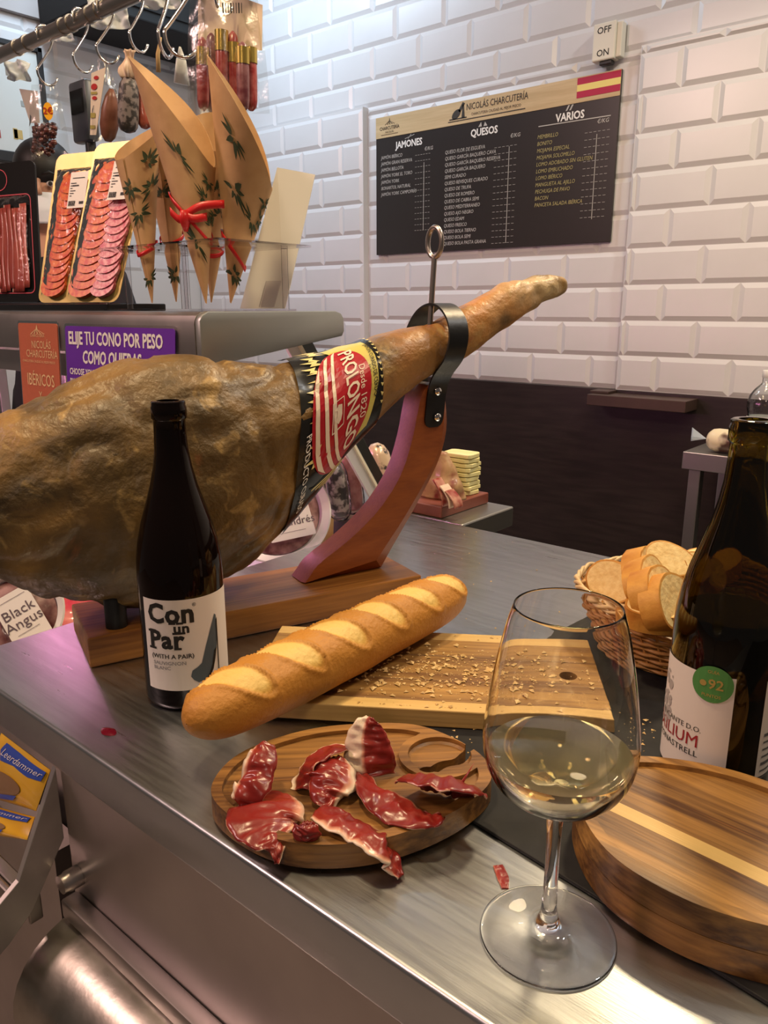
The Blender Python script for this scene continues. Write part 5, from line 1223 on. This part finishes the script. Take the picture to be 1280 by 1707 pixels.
# 5: bag of red sausages with gold bands, paper card behind
c = ony(378, 100, RYY); t = thing('sausage_bag', 'large clear bag of red sausages with gold bands hanging behind cones', 'meat bag', (c.x, RYY, ony(378, 185, RYY).z))
zt, zb = ony(375, -30, RYY).z, ony(380, 190, RYY).z
bagsheet(t, V((c.x, RYY, c.z)), .130, zb, zt, .024, 9, top=.75)
redc = pm('red_sausage', (.24, .012, .014), .28, var=((.38, .10, .09), 80, 4), coat=.4); goldb = pm('gold_band', (.62, .46, .12), .25, .8)
darkc = pm('plum_sausage', (.13, .03, .04), .3, var=((.25, .11, .12), 70, 3), coat=.4)
for k, (x, y0, y1, m) in enumerate(((337, 62, 185, redc), (352, 55, 190, darkc), (369, 48, 190, redc), (388, 52, 190, redc), (404, 70, 185, darkc), (417, 78, 185, redc))):
    dep = RYY+(.012 if k % 2 else -.006); a, b = ony(x+2, y1, dep), ony(x, y0, dep)
    s_ = G().add(*tube([a+(b-a)*q for q in (0, .05, .15, .5, .85, .95, 1)], [.003, .008, .0098, .0102, .0095, .007, .002], 16)).build('sausage', m, t, smooth=True)
    ya = .62+.06*(k % 3); g0, g1 = a+(b-a)*ya, a+(b-a)*(ya+.24)
    if k != 1: G().add(*tube([g0, g1], .0107, 16, caps=False)).build('gold_band', goldb, s_, smooth=True)
cd = [ony(330, 82, RYY+.032), ony(436, 84, RYY+.032), ony(437, 8, RYY+.032), ony(330, -30, RYY+.032)]
G().add(*prism(cd, (0, 0, 0), (0, .001, 0))).build('paper_card', pm('cream_card', (.62, .52, .38), .6), t)
bars = [line2((k*.004, 0), (k*.004, .014), .0012+.001*(k % 3 == 0)) for k in range(8)]
pb_ = ony(372, 22, RYY-.03); pr('barcode', join2(*bars), lambda x, y: pb_+V((_rt.x*x, _rt.y*x, y)), ink, t)
# white bag tops bunched on the rail
milky = pm('white_bag_film', (.80, .84, .86), .35, trans=.35, bump=(60, .6))
for k, (x, y, lx, ly, lbl) in enumerate(((30, 118, .052, .045, 'white plastic bag knot under the rail near the notice board'), (105, 55, .045, .035, 'white plastic bag bunched under the rail beside the empty hook'), (182, 22, .075, .06, 'crumpled clear white bag under the rail in front of black box'), (270, -2, .070, .035, 'white plastic bag bunched at the rail above the large hooks'))):
    cp = ony(x, y, RYY+.05)
    vs, fs = grid(lambda i, j: cp+V((_rt.x, _rt.y, 0))*((i-.5)*lx)+V((0, 0, (j-.5)*ly*(1-.5*abs(i-.5))))+FH*(.012*noise.noise(V((i*4+k*9, j*4, 2)))+.01*math.sin(i*9+j*5)), 22, 16)
    tag(G().add(*thick((vs, fs), .0006)).build('plastic_bag', milky, smooth=True), lbl, 'bag', 'bags on the rail')
# ================================================================== INSIDE THE DISPLAY CASE
DK = -.0845
trayw = pm('tray_white', (.76, .75, .74), .35); meatp = pm('marbled_meat', (.11, .030, .032), .4, var=((.36, .20, .19), 45, 5), bump=(60, .5), coat=.3)
meatr = pm('bright_meat', (.55, .03, .06), .4, var=((.70, .16, .14), 30, 4), coat=.3)
def round_tray(label, c, r, nrm, meat, text, tx, ty, rot, tw, th_, seed):
    z = V(nrm).normalized(); x = V((0, 0, 1)).cross(z).normalized(); y = z.cross(x); M = Matrix.Translation(V(c)) @ Matrix((x, y, z)).transposed().to_4x4()
    t = thing('round_tray', label, 'meat tray', (c[0], c[1], DK), 'round meat trays in the display case')
    G().add(*xf(lathe([(0, -.022), (r*.82, -.022), (r*.97, -.002), (r*1.0, .004), (r*.97, .006), (r*.84, .0), (r*.80, -.012), (0, -.012)], (0, 0, 0), 56), M)).build('tray', trayw, t, smooth=True, ang=40)
    vs, fs = grid(lambda i, j: V((math.cos(j*2*PI)*r*.80*i, math.sin(j*2*PI)*r*.80*i, -.008+.010*(1-i*i)+.004*noise.noise(V((math.cos(j*6.28)*i*5+seed, math.sin(j*6.28)*i*5, 0)))*(1-i))), 16, 48, True)
    G().add(*xf((vs, fs), M)).build('meat', meat, t, smooth=True)
    fl = lambda o: (lambda X, Y: M @ V((tx+(X*math.cos(rot)-Y*math.sin(rot)), ty+(X*math.sin(rot)+Y*math.cos(rot)), .0085+o)))
    q = pr('label_card', poly2(rrect(tw, th_, .003, 4)), fl(0), barm, t)
    pr('lettering', join2(sh2(text2(text, .0205, .0, 0, ls=.85), 0, .001), line2((-tw*.3, -th_*.28), (tw*.3, -th_*.28), .0006), line2((-tw*.38, th_*.38), (tw*.38, th_*.38), .0006)), fl(.0008), pm('label_grey_ink', (.10, .07, .09), .6), t)
    return t
toc = V((.62, -.55, .62))
round_tray('white-rimmed round meat tray with card reading Black Angus', (-1.008, .420, -.018), .066, toc, meatp, 'Black\nAngus', .012, -.006, .55, .050, .078, 1)
round_tray('large white-rimmed round tray of dark meat with card reading Andrés', (-1.040, .918, .024), .104, (.75, -.45, .55), meatp, 'San Andrés', .022, -.030, .12, .085, .060, 2)
for k, (x, y, z, s) in enumerate(((-1.03, .535, -.055, .055), (-1.06, .66, -.05, .055), (-1.03, .78, -.055, .05))):
    lb_ = ('bright red meat pack beside the Black Angus tray', 'red meat pack second along behind the ham', 'red meat pack next to the Andrés tray')[k]
    cc_ = V((x, y, DK+.003)); g = thing('meat_pack', lb_, 'meat pack', (x, y, DK), 'red meat packs in the display case')
    M = Matrix.Translation(V((x, y, DK+.030))) @ Matrix.Rotation(.5, 4, V((0, 1, 0)))
    G().add(*xf(box((-s, -s, -.006), (s, s, .006), .004), M)).build('tray', trayw, g, smooth=True, ang=40)
    vs, fs = grid(lambda i, j: V(((i-.5)*1.8*s, (j-.5)*1.8*s, .0065+.012*math.sin(PI*i)*math.sin(PI*j)+.004*noise.noise(V((i*5, j*5, k))))), 20, 20)
    G().add(*xf((vs, fs), M)).build('meat', meatr, g, smooth=True)
# vacuum sausages and cheese near the slanted bar
blkcas = pm('black_patterned_casing', (.045, .040, .040), .35, var=((.43, .40, .38), 60, 5), ramp=(.48, .58), coat=.4)
for k, (x, z0, x2, z1, m, lb_) in enumerate(((568, 862, 556, 770, blkcas, 'black-patterned vacuum sausage leaning by the large round tray'), (592, 850, 575, 755, pm('purple_sausage', (.20, .06, .06), .35, var=((.38, .18, .17), 50, 4), coat=.4), 'purple-red vacuum sausage leaning against the slanted bar'))):
    a, b = onx(x, z0, -.99-.03*k), onx(x2, z1, -1.0-.03*k); a.z = max(a.z, DK+.022)
    t = thing('vacuum_sausage', lb_, 'sausage', (a.x, a.y, a.z-.02), 'vacuum sausages in the display case')
    G().add(*tube([a+(b-a)*q for q in (0, .06, .2, .5, .8, .95, 1)], [.008, .017, .020, .021, .019, .012, .004], 18)).build('casing', m, t, smooth=True)
    G().add(*tube([a+(b-a)*q for q in (-.05, .05, .2, .5, .8, .97, 1.1)], [.012, .021, .0235, .0245, .023, .016, .008], 18)).build('vacuum_film', vac, t, smooth=True)
    if k == 0: G().add(*tube([b+V((0, .012*math.cos(q), .014+.010*math.sin(q))) for q in [2*PI*i/20 for i in range(20)]], .0014, 6, True)).build('string_loop', trayw, t, smooth=True)
wc_ = onx(541, 792, -1.09)
tag(G().add(*prism([V((wc_.x, wc_.y-.045, DK)), V((wc_.x, wc_.y+.002, DK)), V((wc_.x, wc_.y+.012, wc_.z-.004)), V((wc_.x, wc_.y+.018, wc_.z+.012)), V((wc_.x, wc_.y-.012, wc_.z-.004))], (-.02, 0, .0005), (.02, 0, .0005), .002)).build('cheese_wedge', pm('cheese_rind', (.66, .42, .14), .45, var=((.78, .60, .30), 18, 3))), 'tan cheese wedge standing behind the large round tray', 'cheese')
wrap = pm('printed_wrap', (.58, .44, .30), .3, .2, var=((.06, .05, .05), 45, 5), ramp=(.56, .62), coat=.6, bump=(60, .5))
for k, (X, Y, h_, r, lb_) in enumerate(((-1.075, 1.160, .165, .028, 'tall printed-wrap salami standing on the grey unit beside slanted bar'), (-.975, 1.170, .120, .025, 'shorter printed-wrap salami half hidden by the stand arm'))):
    a = V((X, Y, .006)); b = V((X-.03, Y-.015, h_)); t = thing('wrapped_salami', lb_, 'sausage', (X, Y, 0.0), 'wrapped salamis on the back unit')
    G().add(*tube([a+(b-a)*q for q in (0, .05, .2, .5, .8, .93, 1)], [r*.7, r*.97, r, r, r*.95, r*.7, r*.3], 20)).build('wrap', wrap, t, smooth=True)
# ------------------------------------------------------------------ yellow cheese packs in the lower rack
yel = pm('yellow_wrap', (.85, .46, .015), .3, var=((.90, .58, .06), 10, 3), coat=.4, bump=(18, .3))
def pillow(label, tl, tr, br_, bl_, th_, txt, grp):
    tl, tr, br_, bl_ = map(V, (tl, tr, br_, bl_)); n = (tr-tl).cross(bl_-tl).normalized(); n = n if n.dot(V((.5, -.8, .3))) > 0 else -n
    t = thing('cheese_pack', label, 'cheese pack', tuple((bl_+br_)/2), grp)
    fn = lambda x, y, o=0.0: (tl*(1-x)+tr*x)*(1-y)+(bl_*(1-x)+br_*x)*y+n*(o+th_*(16*x*(1-x)*y*(1-y))**.5)
    vs, fs = grid(lambda i, j: fn(i, j), 24, 24); v2, f2 = grid(lambda i, j: fn(i, j)-n*(2*th_*(16*i*(1-i)*j*(1-j))**.5+.0005), 24, 24)
    G().add(vs, fs).add(v2, [f[::-1] for f in f2]).build('wrapper', yel, t, smooth=True)
    pr('blue_band', poly2([(.22, .03), (.5, .03), (.98, .06), (.97, .28), (.8, .30), (.55, .24), (.3, .28), (.2, .15)]), lambda x, y: fn(x, y, .0012), pm('wrap_blue', (.045, .10, .48), .3), t, .08)
    pr('lettering', sh2(text2(txt, .16, .0, .25, sx=.85), .60, -.15), lambda x, y: fn(x, -y, .002), pm('wrap_white', (.82, .80, .80), .3), t, .08)
    pr('picture_window', poly2(ell2(.48, .62, .30, .20, 24)), lambda x, y: fn(x, y, .0012), pm('window_brown', (.28, .17, .08), .3), t, .08)
    pr('lower_blue', poly2([(.2, .72), (.48, .82), (.76, .74), (.72, .86), (.48, .92), (.24, .86)]), lambda x, y: fn(x, y, .0018), MATS['wrap_blue'], t, .08)
    return t
pillow('bright yellow cheese pack with blue script band in the low rack', ony(2, 1222, .345), ony(84, 1284, .335), ony(60, 1352, .322), ony(-40, 1322, .325), .010, 'Leerdammer', 'yellow cheese packs')
pillow('amber cheese pack lying beneath the bright yellow one', ony(-60, 1330, .31), ony(58, 1362, .318), ony(45, 1400, .30), ony(-70, 1385, .29), .010, 'Leerdammer', 'yellow cheese packs')
# ------------------------------------------------------------------ scale display behind the packs
c = ony(140, 190, 1.05)
t = thing('scale_display', 'dark grey scale display head on a slim post behind the hanging packs', 'scale', (c.x, 1.05, DK))
G().add(*box((c.x-.045, 1.04, c.z-.06), (c.x+.03, 1.07, c.z+.07), .008)).build('display_head', pm('slate_plastic', (.045, .052, .065), .35), t, smooth=True, ang=40)
G().add(*box((c.x-.035, 1.037, c.z+.0), (c.x+.02, 1.041, c.z+.05), .002)).build('screen', blackgl, t)
G().add(*tube([(c.x, 1.06, DK+.0005), (c.x, 1.06, c.z-.058)], .012, 12)).build('post', black, t, smooth=True, ang=40)
# ------------------------------------------------------------------ shop assistant behind the case
def skin_body(name, pts, edges, rad, mat, parent, lv=2):
    me = bpy.data.meshes.new(name); org = V(parent['_o']); me.from_pydata([V(p)-org for p in pts], edges, []); o = bpy.data.objects.new(name, me); COL.objects.link(o); o.parent = parent
    m = o.modifiers.new('s', 'SKIN'); sv_ = me.skin_vertices[0].data
    for i, r in enumerate(rad): sv_[i].radius = (r, r) if not isinstance(r, tuple) else r
    sv_[0].use_root = True; m.use_smooth_shade = True
    s = o.modifiers.new('d', 'SUBSURF'); s.levels = lv; s.render_levels = lv
    bpy.context.view_layer.update(); me2 = bpy.data.meshes.new_from_object(o.evaluated_get(bpy.context.evaluated_depsgraph_get()))
    o.modifiers.clear(); o.data = me2
    for mm in mat: me2.materials.append(mm)
    return o
PX, PY = -2.38, 1.24
EZ = ony(68, 298, PY-.09).z
pt_ = thing('person', 'shop assistant in dark shirt and white face mask standing behind the display case', 'person', (PX, PY, FLOOR))
fdir = V((.78, -.62, 0)).normalized(); sdir = V((-fdir.y, fdir.x, 0))    # facing the customers
def bp_(s, f, z): return V((PX, PY, FLOOR))+sdir*s+fdir*f+V((0, 0, z))
H = EZ-FLOOR
pts = [bp_(0, 0, .98), bp_(0, 0, 1.12), bp_(0, -.01, 1.28), bp_(0, -.02, H-.24), bp_(0, -.005, H-.15), bp_(0, .01, H-.05), bp_(0, .0, H+.05)]
rad = [.145, .135, .15, .12, .055, .075, .085]; ed = [(0, 1), (1, 2), (2, 3), (3, 4), (4, 5), (5, 6)]
for s in (-1, 1):
    b = len(pts); pts += [bp_(s*.17, -.01, H-.27), bp_(s*.23, .0, H-.52), bp_(s*.22, .17, H-.66), bp_(s*.21, .25, H-.66)]; rad += [.06, .045, .034, .026]; ed += [(3, b), (b, b+1), (b+1, b+2), (b+2, b+3)]
    h0 = len(pts)
    for k in range(5):
        sp = -.03+k*.015; pts += [bp_(s*.21+sp, .30, H-.662), bp_(s*.21+sp*1.15, .335 if k else .315, H-.672)]; rad += [.010, .008]; ed += [(b+3, h0+2*k), (h0+2*k, h0+2*k+1)]
    b = len(pts); pts += [bp_(s*.09, 0, .88), bp_(s*.10, .01, .50), bp_(s*.10, -.01, .09), bp_(s*.11, .12, .045)]; rad += [.085, .06, .042, .034]; ed += [(0, b), (b, b+1), (b+1, b+2), (b+2, b+3)]
shirt = pm('dark_shirt', (.02, .02, .025), .8); skinm = pm('skin', (.50, .27, .17), .5, sss=.1)
bd_ = skin_body('body', pts, ed, rad, [shirt, skinm], pt_)
for p in bd_.data.polygons:
    z = p.center.z; f_ = V((p.center.x, p.center.y, 0)).dot(fdir); p.material_index = 1 if (z > H-.19 or (H-.72 < z < H-.6 and f_ > .2)) else 0
def ball(c, r, sx, sy, sz):
    bm = bmesh.new(); bmesh.ops.create_uvsphere(bm, u_segments=24, v_segments=16, radius=1); vs, fs = bmout(bm)
    return [V(c)+sdir*(v.x*sx*r)+fdir*(v.y*sy*r)+V((0, 0, v.z*sz*r)) for v in vs], fs
hc_ = bp_(0, .005, H+.005)
vs, fs = ball(hc_, .1, .78, .95, 1.18); G().add(vs, fs).build('head', skinm, bd_, smooth=True)
vs, fs = ball(hc_+V((0, 0, .045))-fdir*.018, .1, .86, .98, .92); G().add(vs, fs).build('hair', pm('black_hair', (.008, .007, .007), .5), pt_, smooth=True)
for s in (-1, 1):
    vs, fs = ball(bp_(s*.033, .085, H+.0), .013, 1, .6, .6); e = G().add(vs, fs).build('eye', pm('eye_white', (.6, .58, .55), .2), pt_, smooth=True)
    vs, fs = ball(bp_(s*.033, .0925, H+.0), .006, 1, .4, 1); G().add(vs, fs).build('iris', ink, e, smooth=True)
    G().add(*tube([bp_(s*.012, .094, H+.024), bp_(s*.033, .095, H+.030), bp_(s*.055, .078, H+.022)], [.003, .0045, .002], 8)).build('eyebrow', MATS['black_hair'], pt_, smooth=True)
    vs, fs = ball(bp_(s*.078, -.002, H-.01), .03, .35, .6, 1); G().add(vs, fs).build('ear', skinm, pt_, smooth=True)
G().add(*tube([bp_(0, .092, H+.01), bp_(0, .105, H-.012), bp_(0, .112, H-.03)], [.007, .010, .012], 10)).build('nose', skinm, pt_, smooth=True)
vs, fs = grid(lambda i, j: hc_+sdir*(.082*math.sin((i-.5)*2.6))+fdir*(.108*math.cos((i-.5)*2.6)*(1-.18*abs(j-.45)))+V((0, 0, -.115+.085*j)), 20, 12)
G().add(*thick((vs, fs), .002)).build('face_mask', pm('mask_white', (.72, .76, .80), .7), pt_, smooth=True)
# ------------------------------------------------------------------ tidy
for o in bpy.data.objects:
    if '_o' in o: del o['_o']
